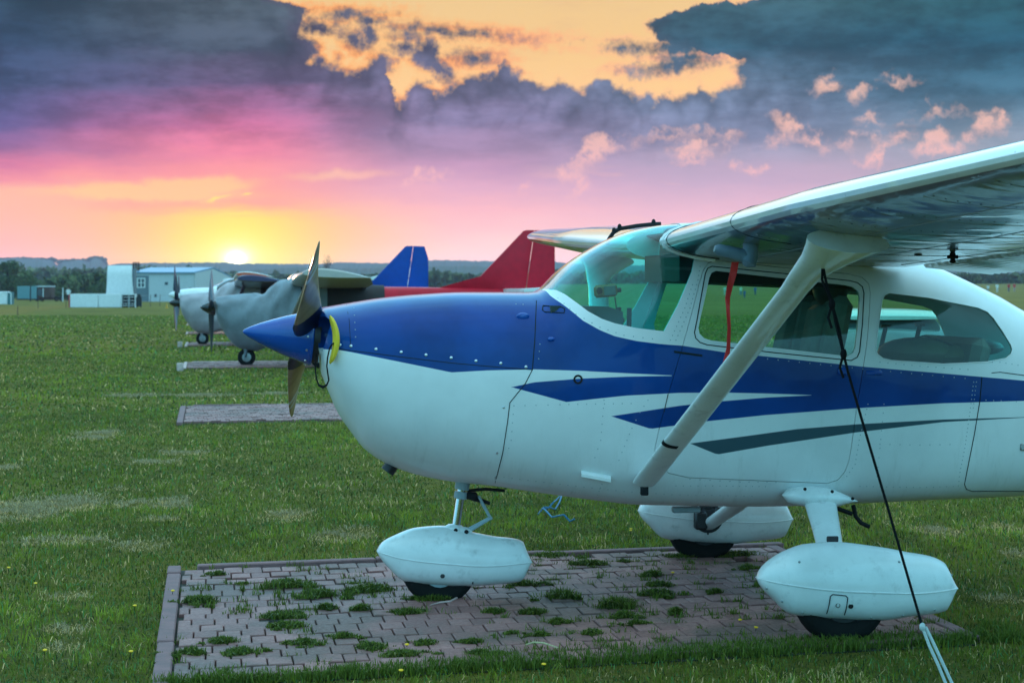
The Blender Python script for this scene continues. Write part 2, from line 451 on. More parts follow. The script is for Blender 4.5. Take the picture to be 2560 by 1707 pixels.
rear_xz = [(pr.x, pr.z + .2), (pr.x, pr.z - .012), (pr.x + .10, pr.z - .11), (pr.x + .28, pr.z - .22), (pr.x + .48, pr.z - .26), (pr.x + .52, pr.z + .2)]
c_door, c_dwin, c_rwin, c_wind, c_rear = [cutter(q) for q in (door_xz, dwin_xz, rwin_xz, wind_xz, rear_xz)]
c_door_in = cutter(door_xz, .003)
# cowl intakes are bored into the nose
c_in = []
for s_ in (-1, 1):
    mb = MB(); mb.ell((XF + .02, YC + s_ * .215, 1.335), (.11, .125, .085)); c_in.append(raw(mb.V, mb.F))
body = hollow_obj(0, .016, outer_rings=outer)
me = boolean(body, [c_door, c_rwin, c_wind, c_rear] + c_in, 'DIFFERENCE')
inner_mat = M['headliner']
def place(name, me, mats, parent, sharp=35):
    me.transform(Matrix.Translation(-L0)); me.name = name
    me.materials.clear()
    return link(name, me, mats, parent, True, sharp)
FUS = place('fuselage', me, [M['livery'], inner_mat], PLANE, 32)
doors = boolean(hollow_src := hollow_obj(0, .022), [c_door_in], 'INTERSECT'); kill(hollow_src)
tmp = bpy.data.objects.new('t', doors); COL.objects.link(tmp)
dcut = boolean(tmp, [c_dwin], 'DIFFERENCE'); kill(tmp)
def split_y(me, name, mats, labels=(None, None)):
    out = []
    for s_ in (-1, 1):
        bm = bmesh.new(); bm.from_mesh(me)
        bmesh.ops.delete(bm, geom=[f for f in bm.faces if (f.calc_center_median().y - YC) * s_ < 0], context='FACES')
        m2 = bpy.data.meshes.new(name); bm.to_mesh(m2); bm.free()
        out.append(place(name, m2, mats, PLANE))
    return out
DOORS = split_y(dcut, 'door', [M['livery'], inner_mat])
def pane(cut, name, m, parents=None, sp=True, extra=()):
    src = hollow_obj(.004, .008); g = boolean(src, [cut] + list(extra), 'INTERSECT'); kill(src)
    if not sp:
        return [place(name, g, [m, m], PLANE, 60)]
    o = split_y(g, name, [m, m])
    if parents:
        for a, b in zip(o, parents): a.parent = b
    return o
pane(c_wind, 'windshield', M['glass_teal'], sp=False)
pane(c_dwin, 'door_window', M['glass_green'], DOORS)
pane(c_rwin, 'side_window', M['glass_clear'])
pane(c_rear, 'rear_window', M['glass_teal'], sp=False)
kill(body, c_door, c_dwin, c_rwin, c_wind, c_rear, c_door_in, *c_in)

# ---- surface lines, rivets, screws
def seam(mb, pts, r=.0022, step_px=14):
    P = []
    for (a, b), (c, d) in zip(pts[:-1], pts[1:]):
        n = max(1, int(math.hypot(c - a, d - b) / step_px))
        P += [hit(a + (c - a) * i / n, b + (d - b) * i / n, .0004)[0] for i in range(n)]
    P.append(hit(*pts[-1], .0004)[0]); mb.tube(P, r, 5)
sm = MB(); seam(sm, [(1341, 752), (1337, 850), (1331, 924), (1313, 959), (1274.5, 1006.5), (1269, 1054), (1257, 1131), (1234, 1222)]); sm.build('panel_seam', M['seam'], PLANE)
sm = MB(); seam(sm, [(838, 870), (877, 876), (1003, 892), (1128, 907), (1240, 917), (1330, 924)], .0018); sm.build('panel_seam', M['seam'], PLANE)
sm = MB(); seam(sm, [(866, 762), (873, 800), (877, 870)], .0014); sm.build('panel_seam', M['seam'], PLANE)
sm = MB(); seam(sm, [(2455, 942), (2450, 1000), (2436, 1085), (2425, 1140), (2411, 1210), (2416, 1222), (2430, 1227), (2560, 1227)], .0025); sm.build('panel_seam', M['seam'], PLANE)
sm = MB(); seam(sm, [(2479, 932), (2500, 930), (2560, 938)], .002); sm.build('panel_seam', M['seam'], PLANE)
sm = MB(); seam(sm, [(1670, 985), (1660, 1030)], .002); sm.build('panel_seam', M['seam'], PLANE)
rv = MB()
def rivets(mb, pts, sp=11, r=.0034):
    for (a, b), (c, d) in zip(pts[:-1], pts[1:]):
        L_ = math.hypot(c - a, d - b); n = max(1, int(L_ / sp))
        for i in range(n):
            p, nn = hit(a + (c - a) * i / n, b + (d - b) * i / n)
            mb.lathe(p - nn * .001, nn, [(0, r), (.0012, r * .9), (.0022, r * .45)], 6)
rivets(rv, [(1690, 850), (1725, 770), (1745, 700), (1752, 655)])
rivets(rv, [(1676, 850), (1712, 770), (1735, 700)])
rivets(rv, [(1395, 745), (1440, 785), (1500, 818), (1560, 838), (1655, 850)], 20)
rivets(rv, [(2170, 1010), (2148, 1100), (2138, 1160), (2110, 1200)], 12)
rivets(rv, [(2434, 955), (2425, 1030), (2412, 1120), (2400, 1180), (2395, 1225)], 10)
rivets(rv, [(2441, 955), (2432, 1030)], 10)
rivets(rv, [(1620, 1000), (1600, 1030), (1580, 1070), (1555, 1130), (1540, 1170)], 16)
rivets(rv, [(1285, 1014), (1340, 1013), (1400, 1011), (1600, 1008)], 22)
rivets(rv, [(1283, 1035), (1278, 1100), (1266, 1140)], 18)
rivets(rv, [(1690, 1214), (1800, 1214), (1930, 1216)], 16)
rivets(rv, [(2150, 1215), (2300, 1218), (2400, 1215)], 16)
rivets(rv, [(1600, 1215), (1606, 1250)], 9)
rivets(rv, [(1505, 1210), (1490, 1245)], 9)
rivets(rv, [(1845, 888), (1919, 897), (2157, 922), (2200, 926), (2358, 941), (2440, 948)], 26)
rivets(rv, [(2462, 905), (2500, 905), (2560, 915)], 14)
rivets(rv, [(2200, 905), (2300, 915), (2440, 925)], 20)
rivets(rv, [(1940, 1205), (1850, 1204), (1700, 1196)], 22)
rivets(rv, [(1290, 760), (1325, 762)], 12); rivets(rv, [(1350, 860), (1345, 915)], 14); rivets(rv, [(1510, 1000), (1502, 1100), (1480, 1165)], 20)
rivets(rv, [(1240, 1190), (1400, 1210), (1560, 1228), (1680, 1236), (1900, 1240)], 20); rivets(rv, [(2200, 1110), (2300, 1112), (2400, 1110)], 22); rivets(rv, [(2210, 1010), (2200, 1120), (2190, 1215)], 20)
rivets(rv, [(885, 770), (890, 860)], 18); rivets(rv, [(2465, 1000), (2560, 1005)], 18)
tag(rv.build('rivets', M['pale'], PLANE), kind='stuff')
sc_ = MB()
for (x, y) in [(877.5, 864.6), (940, 872.5), (1003, 880), (1065, 887), (1128, 894), (1190, 902), (1252, 908), (1315, 917), (850, 862)]:
    p, nn = hit(x, y); sc_.lathe(p - nn * .001, nn, [(0, .0075), (.003, .007), (.0045, .004)], 10)
for (x, y) in [(1259, 1018), (1243, 1132), (1225, 1210)]:
    p, nn = hit(x, y); sc_.lathe(p - nn * .001, nn, [(0, .006), (.002, .006), (.003, .003)], 10)
sc_.build_each('fastener', M['screw'], PLANE)
# oil door latch, vents, port, step plate
q = MB(); p, nn = hit(1307, 792); q.ell(p, (.032, .012, .02)); q.box(p + nn * .006, (.055, .012, .018), bev=.004); q.build('cowl_latch', M['blue'], PLANE)
q = MB(); p, nn = hit(1378, 848); q.ell(p, (.018, .012, .012)); q.build('cowl_latch', M['blue'], PLANE)
q = MB(); seam(q, [(1358, 764), (1406, 768), (1412, 772), (1411, 782), (1362, 780), (1356, 775), (1358, 764)], .003); q.build('access_panel_edge', M['seam'], PLANE)
q = MB(); p, nn = hit(1445, 948); q.lathe(p - nn * .004, nn, [(0, .022), (.008, .022), (.0085, .017), (.003, .012)], 20); q.build('vent_port', M['black'], PLANE)
q = MB(); a, n1 = hit(1453, 1176); b, n2 = hit(1527, 1189)
q.prism([a - n1 * .004, b - n1 * .004, b - Vector((0, 0, .017)), b + n1 * .022 - Vector((0, 0, .012)), a + n1 * .022 - Vector((0, 0, .012)), a - Vector((0, 0, .017))][:2] + [b + n2 * .028, a + n1 * .028], (0, 0, -.014))
q.build('step_plate', M['white'], PLANE)
q = MB(); p, nn = hit(2129, 929)
q.box(hit(2108, 928)[0] + nn * .004, (.055, .02, .034), bev=.006); q.build('door_handle', M['blue'], DOORS[0])
q = MB(); q.box(hit(2185, 932)[0], (.085, .016, .022), bev=.006); q.build('static_plate', M['blue'], PLANE)
q = MB(); p, nn = hit(2557, 1117); q.box(p, (.03, .016, .036), bev=.005); q.build('baggage_latch', M['metal'], PLANE)
q = MB(); a, n1 = hit(1685, 879); b, _ = hit(1755, 889); q.tube([a, b], .0055, 6); q.build('door_hinge', M['seam'], PLANE)
# window seal lines
for pts, dd in ((dwin_px, 11),):
    cx = sum(p[0] for p in pts) / len(pts); cy = sum(p[1] for p in pts) / len(pts)
    q = MB(); o = []
    for x, y in pts: o.append((x + math.copysign(dd, x - cx) * (.9), y + math.copysign(dd, y - cy)))
    seam(q, o + [o[0]], .0026); q.build('window_seal', M['seam'], DOORS[0])
q = MB(); seam(q, rwin_px + [rwin_px[0]], .0028); q.build('window_trim', M['white'], PLANE)

# ---- wings
LE0 = at(1656, 601, YC - .47)
C0, C1, YT, Y1 = 1.63, 1.12, 2.6, 5.35
INC = radians(4.2); DIH = .036
def naca(n=26, t=.12, m_=.02, p_=.4):
    U, L_ = [], []
    for i in range(n + 1):
        x = .5 * (1 - cos(pi * i / n)); yt = 5 * t * (.2969 * sqrt(x) - .126 * x - .3516 * x * x + .2843 * x ** 3 - .1015 * x ** 4)
        yc = m_ / p_ ** 2 * (2 * p_ * x - x * x) if x < p_ else m_ / (1 - p_) ** 2 * (1 - 2 * p_ + 2 * p_ * x - x * x)
        U.append((x, yc + yt)); L_.append((x, yc - yt * 1.05))
    return U, L_
NU, NL = naca()
def chord(o): return C0 if o < YT else lerp(C0, C1, (o - YT) / (Y1 - YT))
def lepos(o, sg):
    t = max(0, (o - YT) / (Y1 - YT)); return Vector((LE0.x + .2 * t, YC + sg * o, LE0.z + (o - .47) * DIH))
def wpt(o, sg, x, z, c=None, k=1.0):
    c = c or chord(o); P = lepos(o, sg); dx, dz = x * c, z * c * k
    return Vector((P.x + dx * cos(INC) + dz * sin(INC), P.y, P.z - dx * sin(INC) + dz * cos(INC)))
def interp(tab, x):
    for a, b in zip(tab[:-1], tab[1:]):
        if a[0] <= x <= b[0]: return lerp(a[1], b[1], (x - a[0]) / (b[0] - a[0] + 1e-9))
    return tab[-1][1]
def wingmat():
    m = bpy.data.materials.new('wing_paint'); m.use_nodes = True; T = NT(m.node_tree); p = T.n['Principled BSDF']; co = T.oco()
    nz = T.noise(co, 3, 5, .6)
    c = T.mix(T.step(nz, .3, .7), (.66, .70, .72, 1), (.80, .84, .86, 1))
    sp = T.m('MULTIPLY', T.step(T.noise(co, 45, 4, .6), .66, .76), .55)
    c = T.mix(sp, c, (.12, .13, .12, 1)); T.l.new(c, p.inputs['Base Color'])
    p.inputs['Roughness'].default_value = .32; p.inputs['Coat Weight'].default_value = 1; p.inputs['Coat Roughness'].default_value = .04
    T.l.new(T.step(nz, .3, .7, lo=.28, hi=.42), p.inputs['Roughness'])
    return m
def shaded_undermat():
    m = bpy.data.materials.new('underside_painted_shade'); m.use_nodes = True; T = NT(m.node_tree); p = T.n['Principled BSDF']; co = T.oco()
    p.inputs['Base Color'].default_value = (.04, .06, .07, 1); p.inputs['Roughness'].default_value = .3  # dark base paints in the shade and grass reflection of a white underside
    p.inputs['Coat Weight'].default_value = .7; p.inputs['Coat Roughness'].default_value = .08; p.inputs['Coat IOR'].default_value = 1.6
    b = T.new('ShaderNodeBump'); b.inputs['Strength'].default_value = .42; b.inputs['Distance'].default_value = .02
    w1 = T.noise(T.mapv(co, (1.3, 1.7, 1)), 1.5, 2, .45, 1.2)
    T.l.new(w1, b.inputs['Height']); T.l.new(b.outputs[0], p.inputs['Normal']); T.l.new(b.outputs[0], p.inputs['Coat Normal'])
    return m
M['wing'] = wingmat(); M['under'] = shaded_undermat()
def wing(sg):
    XC = .755
    offs = [.40, .5, .7, .95, 1.2, 1.6, 2.0, 2.4, 2.6, 3.1, 3.6, 4.1, 4.6, 5.0, 5.2, 5.3, 5.36, 5.40, 5.42]
    rings = []
    for o in offs:
        k = 1.0; sh = 0
        if o > 5.2: k = sqrt(max(.02, 1 - ((o - 5.2) / .225) ** 2)); sh = (1 - k)
        c = chord(min(o, 5.35)) * (1 - .12 * sh); R = []
        xs = [q_[0] for q_ in NU if q_[0] < XC - .01] + [XC]
        up = [wpt(o, sg, x + (.06 * sh), interp(NU, x), c, k) for x in reversed(xs)]
        lo = [wpt(o, sg, x + (.06 * sh), interp(NL, x), c, k) for x in xs[1:]]
        rings.append(up + lo)
    mb = MB(); mb.loft(rings); nper = len(rings[0]); nu = len(xs) - 1
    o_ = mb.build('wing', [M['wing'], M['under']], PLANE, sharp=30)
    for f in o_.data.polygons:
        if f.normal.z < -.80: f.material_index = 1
    # control surfaces
    for nm, oa, ob, droop in (('flap', .52, 2.58, .10), ('aileron', 2.62, 5.16, .03)):
        mb = MB(); R = []; n = 150 if nm == 'flap' else 60
        for i in range(n + 1):
            o = lerp(oa, ob, i / n); c = chord(o); rid = .0055 * max(0, sin(2 * pi * (o - oa) / .085)) if nm == 'flap' else .003 * max(0, sin(2 * pi * o / .12))
            def pt(x, z): 
                dd = (x - .76) * droop
                return wpt(o, sg, x, z - dd, c)
            up = [pt(x, interp(NU, x) - .002 + rid * .4 * (1 if x < .99 else 1.2) / c) for x in (.995, .93, .86, .79)]
            nose = [pt(.765, (interp(NU, .77) + interp(NL, .77)) / 2)]
            lo = [pt(x, interp(NL, x) - rid / c) for x in (.79, .86, .93, .995)]
            R.append(up + nose + lo)
        mb.loft(R); mb.build(nm, [M['under'] if False else M['wing']], PLANE, sharp=50)
    return o_
wing(-1); wing(1)
# wing root cuff (rubber-edged fairing round the leading edge root) and a seam across the leading edge
for o, r in ((.475, .012), (.56, .004), (1.75, .003)):
    q = MB(); P = [wpt(o, -1, x, interp(NU, x)) for x in (.16, .1, .05, .02, .006, 0)] + [wpt(o, -1, x, interp(NL, x)) for x in (.006, .02, .05, .1, .16)]
    q.tube(P, r, 6); q.build('wing_root_cuff' if r > .01 else 'wing_seam', M['white'] if r > .01 else M['seam'], PLANE)
for xx in (.22, .48, .70):
    q = MB(); q.tube([wpt(o, -1, xx, interp(NL, xx)) for o in (.6, 1.4, 2.2, 2.6, 3.4, 4.2, 5.1)], .0020, 5); q.build('wing_seam', M['metal'], PLANE)
for o in (.95, 1.4, 1.85, 2.3, 2.6, 3.1, 3.6, 4.1, 4.6):
    q = MB(); q.tube([wpt(o, -1, x, interp(NL, x)) for x in (.05, .1, .2, .35, .5, .65, .74)], .0018, 5); q.build('wing_seam', M['metal'], PLANE)
q = MB()
for o in (1.35, 1.8, 2.7, 3.15, 3.6, 4.05):
    for x in [.06 + .027 * k for k in range(25)]: q.lathe(wpt(o + .05, -1, x, interp(NL, x)) + Vector((0, 0, .0008)), (0, 0, -1), [(0, .0045), (.002, .003)], 6)
rvw = q.build('rivets', M['dark_metal'], PLANE); tag(rvw, kind='stuff')
# small things under the near wing
def under(o, x): return wpt(o, -1, x, interp(NL, x))
q = MB(); tb = under(1.45, .10)
tc = at(1875, 640, YC - 1.45); tt = Vector((tc.x, tc.y, tb.z))
q.tube([tt + Vector((0, 0, .02)), tc + Vector((0, 0, .03))], .019, 10, flat=(Vector((0, 1, 0)), .5))
a = at(1800, 628, YC - 1.45); q.tube([tc + Vector((.0, 0, .03)), tc, lerp(tc, a, .4), a], [.02, .022, .019, .016], 10); q.build('pitot_tube', M['pale'], PLANE)
q = MB(); q.box(under(1.69, .6) + Vector((0, 0, -.015)), (.026, .010, .03), bev=.004); q.tube([under(1.69, .6) + Vector((-.022, 0, -.02)), under(1.69, .6) + Vector((.022, 0, -.02))], .008, 8)
q.ell(under(1.69, .6) + Vector((0, 0, -.038)), (.013, .013, .010)); q.build('flap_bracket', M['black'], PLANE)
q = MB()
for x, o in ((.35, 1.9), (.55, 1.5), (.42, .75)): q.lathe(under(o, x) + Vector((0, 0, .004)), (0, 0, -1), [(0, .018), (.008, .016), (.012, .006)], 12)
q.build_each('fuel_drain', M['dark_metal'], PLANE)
# black strap arched over the far wing root
q = MB(); q.tube([at(x, y, YC + .56) for x, y in ((1516, 612), (1523, 597), (1534, 581), (1550, 572), (1591, 565), (1634, 560.5), (1652, 560))], .011, 8)
for x, y in ((1535, 580), (1549, 571), (1634, 559)): q.ell(at(x, y - 3, YC + .56), (.012, .012, .018), 8, 6)
q.build('boarding_strap', M['black'], PLANE)

# ---- wing struts
def strut(sg):
    b = at(1611, 1206, YC - .50); t = at(2040, 655, YC - 2.28)
    if sg > 0: b.y = 2 * YC - b.y; t.y = 2 * YC - t.y
    ax = (t - b).normalized(); ch = (Vector((1, 0, 0)) - ax * ax.x).normalized(); th = ax.cross(ch)
    R = []; L_ = (t - b).length; n = 30
    prof = [(0, .058), (.02, .062), (.06, .062), (.9, .060), (.95, .068), (.985, .085), (1.015, .105), (1.05, .14), (1.075, .17)]
    for s_, c in prof:
        sh = max(0, s_ - .96) * 1.0
        c_ = b + (t - b) * s_ + Vector((1, 0, 0)) * sh * .55
        R.append([c_ + ch * (c * cos(2 * pi * j / n)) + th * ((.024 + max(0, s_ - .93) * .18) * sin(2 * pi * j / n)) for j in range(n)])
    mb = MB(); mb.loft(R); o = mb.build('wing_strut', M['white'], PLANE, sharp=50)
    q = MB(); q.box(b - Vector((.0, 0, .035)), (.035, .03, .05), bev=.004); q.build('strut_fitting', M['black'], o)
    q = MB(); p = lerp(b, t, .215); q.loft([[p + ax * d + ch * (.0635 * cos(2 * pi * j / n)) + th * (.0265 * sin(2 * pi * j / n)) for j in range(14, 24)] for d in (-.012, .018)], cap=False, closed=False); q.build('tape_band', M['black'], o)
    return b, t
SB, ST = strut(-1); strut(1)

# ---- propeller and spinner
tipP = at(607, 828.5, YC); bc = at(783, 845, YC)
ax = (bc - tipP).normalized(); Ls = (bc - tipP).length
q = MB(); q.lathe(tipP, ax, [(0, .004), (.006, .011), (.03, .026), (.08, .050), (.14, .074), (.20, .096), (.26, .114), (.31, .128), (Ls - .01, .137), (Ls, .134)], 40)
SPN = q.build('spinner', M['blue'], PLANE, sharp=60)
q = MB()
for an in range(12):
    a_ = ax.orthogonal().normalized(); b_ = ax.cross(a_); d = a_ * cos(an * pi / 6 + .2) + b_ * sin(an * pi / 6 + .2)
    q.lathe(tipP + ax * (Ls - .03) + d * .130, d, [(0, .006), (.004, .005), (.005, .002)], 8)
q.build('screws', M['screw'], SPN)
def blade(px_tip, dY, name='propeller_blade', near=True):
    hub = tipP + ax * (Ls - .045); tip = at(px_tip[0], px_tip[1], YC + dY)
    rad = (tip - hub); R_ = rad.length; rd = rad.normalized()
    back = Vector((1, 0, 0)) - rd * rd.x; back.normalize(); tan = rd.cross(back)
    if not near: tan = -tan
    rings = []; n = 20
    for s_, c, th, be in ((.04, .06, .035, 62), (.12, .075, .035, 58), (.2, .09, .028, 52), (.32, .088, .02, 42), (.46, .082, .015, 34), (.6, .075, .012, 28), (.74, .066, .009, 24), (.86, .052, .007, 21), (.94, .036, .005, 19), (.985, .018, .003, 18), (1, .005, .002, 18)):
        be = radians(be); cv_ = (back * sin(be) + tan * cos(be)); nv = cv_.cross(rd)
        c_ = hub + rad * s_ + back * (.018 * (1 - s_) - .018 * sin(pi * s_))
        rings.append([c_ + cv_ * (c * cos(2 * pi * j / n)) + nv * (th * sin(2 * pi * j / n)) for j in range(n)])
    mb = MB(); mb.loft(rings); o = mb.build(name, M['propeller'], PLANE, sharp=60)
    return hub, tip
def propmat():
    m = bpy.data.materials.new('propeller_paint'); m.use_nodes = True; T = NT(m.node_tree); p = T.n['Principled BSDF']; co = T.oco()
    h = tipP + ax * (Ls - .045) - L0
    d = T.new('ShaderNodeVectorMath', operation='DISTANCE'); T.l.new(co, d.inputs[0]); d.inputs[1].default_value = h
    r = d.outputs['Value']; nz = T.noise(co, 12, 4)
    c = T.mix(T.step(nz, .3, .7), (.28, .18, .09, 1), (.40, .27, .14, 1))
    c = T.mix(T.step(r, .262, .268, False), s2l((12, 20, 48)), c)
    s1 = T.mn(T.step(r, .66, .663, False), T.step(r, .70, .697, False)); s2 = T.mn(T.step(r, .74, .743, False), T.step(r, .775, .772, False))
    c = T.mix(T.mx(s1, s2), c, (.5, .5, .48, 1)); T.l.new(c, p.inputs['Base Color'])
    p.inputs['Roughness'].default_value = .4; p.inputs['Coat Weight'].default_value = .25; return m
M['propeller'] = propmat()
blade((797, 606), -.84, near=True); blade((732, 1037), .86, near=False)
q = MB(); q.lathe(tipP + ax * (Ls + .002), ax, [(0, .12), (.03, .12)], 24); q.build('propeller_hub', M['dark_metal'], PLANE)

# ---- undercarriage
def pant(toppx, botpx, seampx, Yp, Yref, hw, name='wheel_fairing'):
    tz = XZ(toppx, Yref); bz = XZ(botpx, Yref); x0 = max(tz[0][0], bz[0][0]); x1 = min(tz[-1][0], bz[-1][0])
    T_ = pchip(*zip(*tz)); B_ = pchip(*zip(*bz)); sz = XZ(seampx, Yref); S_ = pchip(*zip(*sz))
    wf = pchip([0, .02, .08, .2, .4, .7, .96, 1], [.1, .34, .62, .88, 1, .92, .70, .55]); R = []; n = 36; N = 44
    for i in range(N + 1):
        u = i / N; u = u * u * (3 - 2 * u) * .35 + u * .65; x = lerp(x0, x1, u); zt, zb, w = T_(x), B_(x), wf(u) * hw
        zc = min(max(S_(x), zb + .001), zt - .001); r = []
        for j in range(n):
            t = 2 * pi * j / n; c, s_ = cos(t), sin(t); e = 2.2 if s_ > 0 else 2.5
            r.append((x, Yp + w * math.copysign(abs(c) ** (2 / e), c), zc + ((zt - zc) if s_ > 0 else (zc - zb)) * math.copysign(abs(s_) ** (2 / e), s_)))
        R.append(r)
    mb = MB(); mb.loft(R); o = mb.build(name, M['white'], PLANE, sharp=50)
    q = MB()
    for sg in (-1, 1): q.tube([(x, Yp + sg * (wf((x - x0) / (x1 - x0)) * hw + .0005), S_(x)) for x in [lerp(x0 + .004, x1 - .004, k / 30) for k in range(31)]], .0035, 6)
    q.build('fairing_seam', M['white'], o)
    def side(px, py, sg=-1):
        d = ray(px, py); x = at(px, py, Yref).x; z = at(px, py, Yref).z; u = (x - x0) / (x1 - x0)
        zc = S_(x); k = (z - zc) / ((T_(x) - zc) if z > zc else (zc - B_(x))); k = min(.98, abs(k)); e = 2.2 if z > zc else 2.5
        return Vector((x, Yp + sg * wf(u) * hw * (1 - k ** e) ** (1 / e), z))
    return o, side, (x0, x1, T_, B_)
mt = [(1907, 1452), (1913, 1437), (1930, 1416), (1985, 1382), (2032, 1367), (2104, 1362), (2198, 1371), (2283, 1386), (2376, 1410), (2390, 1440), (2401, 1470)]
mbm = [(1907, 1453), (1915, 1470), (1943, 1501), (1989, 1542), (2030, 1549), (2091, 1554.5), (2210, 1559), (2283, 1549), (2376, 1535), (2390, 1505), (2401, 1474)]
ms = [(1907, 1452.5), (1985, 1463), (2080, 1473), (2200, 1479), (2300, 1481), (2401, 1472)]
GY = 1.265
PN, sideN, infoN = pant(mt, mbm, ms, YC - GY, YC - GY - .1, .135)
def mirror_pant():
    # the right main fairing is the left one's twin
    L_ = rootloc(PN); o = PN.copy(); o.data = PN.data.copy(); o.name = 'wheel_fairing'; COL.objects.link(o); o.parent = PLANE
    o.data.transform(Matrix.Scale(-1, 4, (0, 1, 0))); o.data.flip_normals()
    ch = [c for c in COL.objects if c.parent == PN]
    for c in ch:
        d = c.copy(); d.data = c.data.copy(); d.data.transform(Matrix.Scale(-1, 4, (0, 1, 0))); d.data.flip_normals(); COL.objects.link(d); d.parent = o
    return o
PF = mirror_pant()
def wheel(c, r, w, parent=PLANE, rim=M['dark_metal'], name='wheel'):
    c = Vector(c); q = MB()
    prof = [(-w * .42, r * .52), (-w * .5, r * .66), (-w * .5, r * .82), (-w * .4, r * .94), (-w * .22, r * .99), (0, r), (w * .22, r * .99), (w * .4, r * .94), (w * .5, r * .82), (w * .5, r * .66), (w * .42, r * .52)]
    q.lathe(c, (0, 1, 0), prof, 36); o = q.build(name, M['rubber'], parent, sharp=50)
    q = MB(); q.lathe(c - Vector((0, w * .46, 0)), (0, 1, 0), [(-.004, r * .2), (0, r * .5), (w * .92, r * .5), (w * .92 + .004, r * .2)], 24)
    q.lathe(c - Vector((0, w * .52, 0)), (0, 1, 0), [(0, r * .16), (w * 1.04, r * .16)], 12); q.build('rim', rim, o, sharp=40)
    return o
RW = .205
wc = onground(2100, 1601); wc = Vector((at(2100, 1480, YC - GY).x, YC - GY, RW - .005))
wheel(wc, RW, .15); wheel(wc + Vector((0, 2 * GY, 0)), RW, .15)
# spring legs: fuselage -> wheel
def leg(sg):
    a = at(2052, 1262, YC - .52); b = at(2076, 1372, YC - .86)
    P = [a + Vector((0, .16, .05)), a, lerp(a, b, .5) + Vector((0, 0, .006)), b, Vector((wc.x, YC - 1.15, .215))]
    if sg > 0: P = [Vector((p.x, 2 * YC - p.y, p.z)) for p in P]
    R = []; n = 20
    for i, p in enumerate(P):
        c = (.082, .079, .070, .062, .045)[i]; t = (P[min(i + 1, 4)] - P[max(i - 1, 0)]).normalized(); X_ = Vector((1, 0, 0)); th = t.cross(X_).normalized()
        R.append([p + X_ * (c * cos(2 * pi * j / n)) + th * (.03 * sin(2 * pi * j / n)) for j in range(n)])
    mb = MB(); mb.loft(R); o = mb.build('gear_leg', M['white'], PLANE, sharp=50)
    q = MB(); m_ = b + Vector((0, .06 * -sg if sg > 0 else -.035, .045))
    q.box(Vector((b.x, P[3].y + sg * .032, b.z + .05)), (.055, .014, .028), bev=.004); q.build('brake_line_cover', M['dark_metal'], o)
leg(-1); leg(1)
# bulged cover where the leg leaves the belly
cp = [(1965, 1240), (1975, 1228), (2000, 1220), (2030, 1216.5), (2070, 1220), (2110, 1233), (2152, 1254)]
cb = [(1965, 1242), (1972, 1256), (1990, 1264), (2011, 1268), (2090, 1272), (2120, 1264), (2152, 1256)]
for sg in (-1, 1):
    q = MB(); R = []
    tz = XZ(cp, YC - .53); bz = XZ(cb, YC - .53); T_ = pchip(*zip(*tz)); B_ = pchip(*zip(*bz))
    for k in range(17):
        u = k / 16; x = lerp(tz[0][0], tz[-1][0], u); zc = (T_(x) + B_(x)) / 2; h = max(.002, (T_(x) - B_(x)) / 2); w = .085 * max(.08, sin(pi * min(1, u * 1.0) ** .7)) ** .7
        R.append([(x, YC + sg * (.47 + w * cos(2 * pi * j / 20) * 1.0), zc + h * sin(2 * pi * j / 20)) for j in range(20)])
    q.loft(R); q.build('gear_cover', M['white'], PLANE, sharp=60)
    if sg < 0:
        q = MB()
        for x, y in ((2012, 1222), (2080, 1228), (2131, 1246)): q.lathe(at(x, y, YC - .545), (0, -1, 0), [(0, .008), (.006, .008)], 8)
        q.build_each('cover_screw', M['black'], PLANE)
# inspection plate + bolt on near fairing
q = MB(); pl = [(2066, 1533), (2070, 1487), (2076, 1482), (2108, 1485), (2113, 1490), (2110, 1536)]
P = [sideN(lerp(a_[0], b_[0], k_ / 5), lerp(a_[1], b_[1], k_ / 5)) + Vector((0, -.0015, 0)) for a_, b_ in zip(pl[:-1], pl[1:]) for k_ in range(6)]; q.tube(P, .0022, 5); q.build('inspection_plate', M['seam'], PN)
q = MB(); p = sideN(2122, 1512); q.lathe(p + Vector((0, .004, 0)), (0, -1, 0), [(0, .011), (.006, .011)], 12); p = sideN(2090, 1510); q.tube([p + Vector((.009 * cos(t), -.001, .009 * sin(t))) for t in [k * pi / 6 for k in range(13)]], .0015, 5); q.build_each('access_bolt', M['black'], PN)
for x_, y_ in ((1925, 1475), (1960, 1505), (2010, 1533), (2180, 1545), (2260, 1538), (2340, 1525), (2385, 1440), (2000, 1405), (2250, 1405)):
    p = sideN(x_, y_); q = MB(); q.lathe(p + Vector((0, .002, 0)), (0, -1, 0), [(0, .006), (.004, .0055), (.005, .003)], 8); q.build('fairing_screw', M['metal'], PN)
# brake assembly on the inner face of the far wheel
q = MB(); bcn = Vector((wc.x, YC + GY - .135, .26))
q.lathe(bcn + Vector((0, .02, 0)), (0, -1, 0), [(0, .085), (.02, .085), (.025, .06), (.05, .05)], 24); q.box(bcn + Vector((-.05, -.02, -.01)), (.07, .06, .1), bev=.01); q.box(bcn + Vector((.06, -.01, .02)), (.06, .05, .08), bev=.01)
q.build('brake_caliper', M['dark_metal'], PLANE)
q = MB()
for an in range(8): q.lathe(bcn + Vector((.13 * cos(an * pi / 4), .03, .09 * sin(an * pi / 4))), (0, -1, 0), [(0, .006), (.02, .006)], 8)
q.build_each('fairing_bolt', M['black'], PLANE)
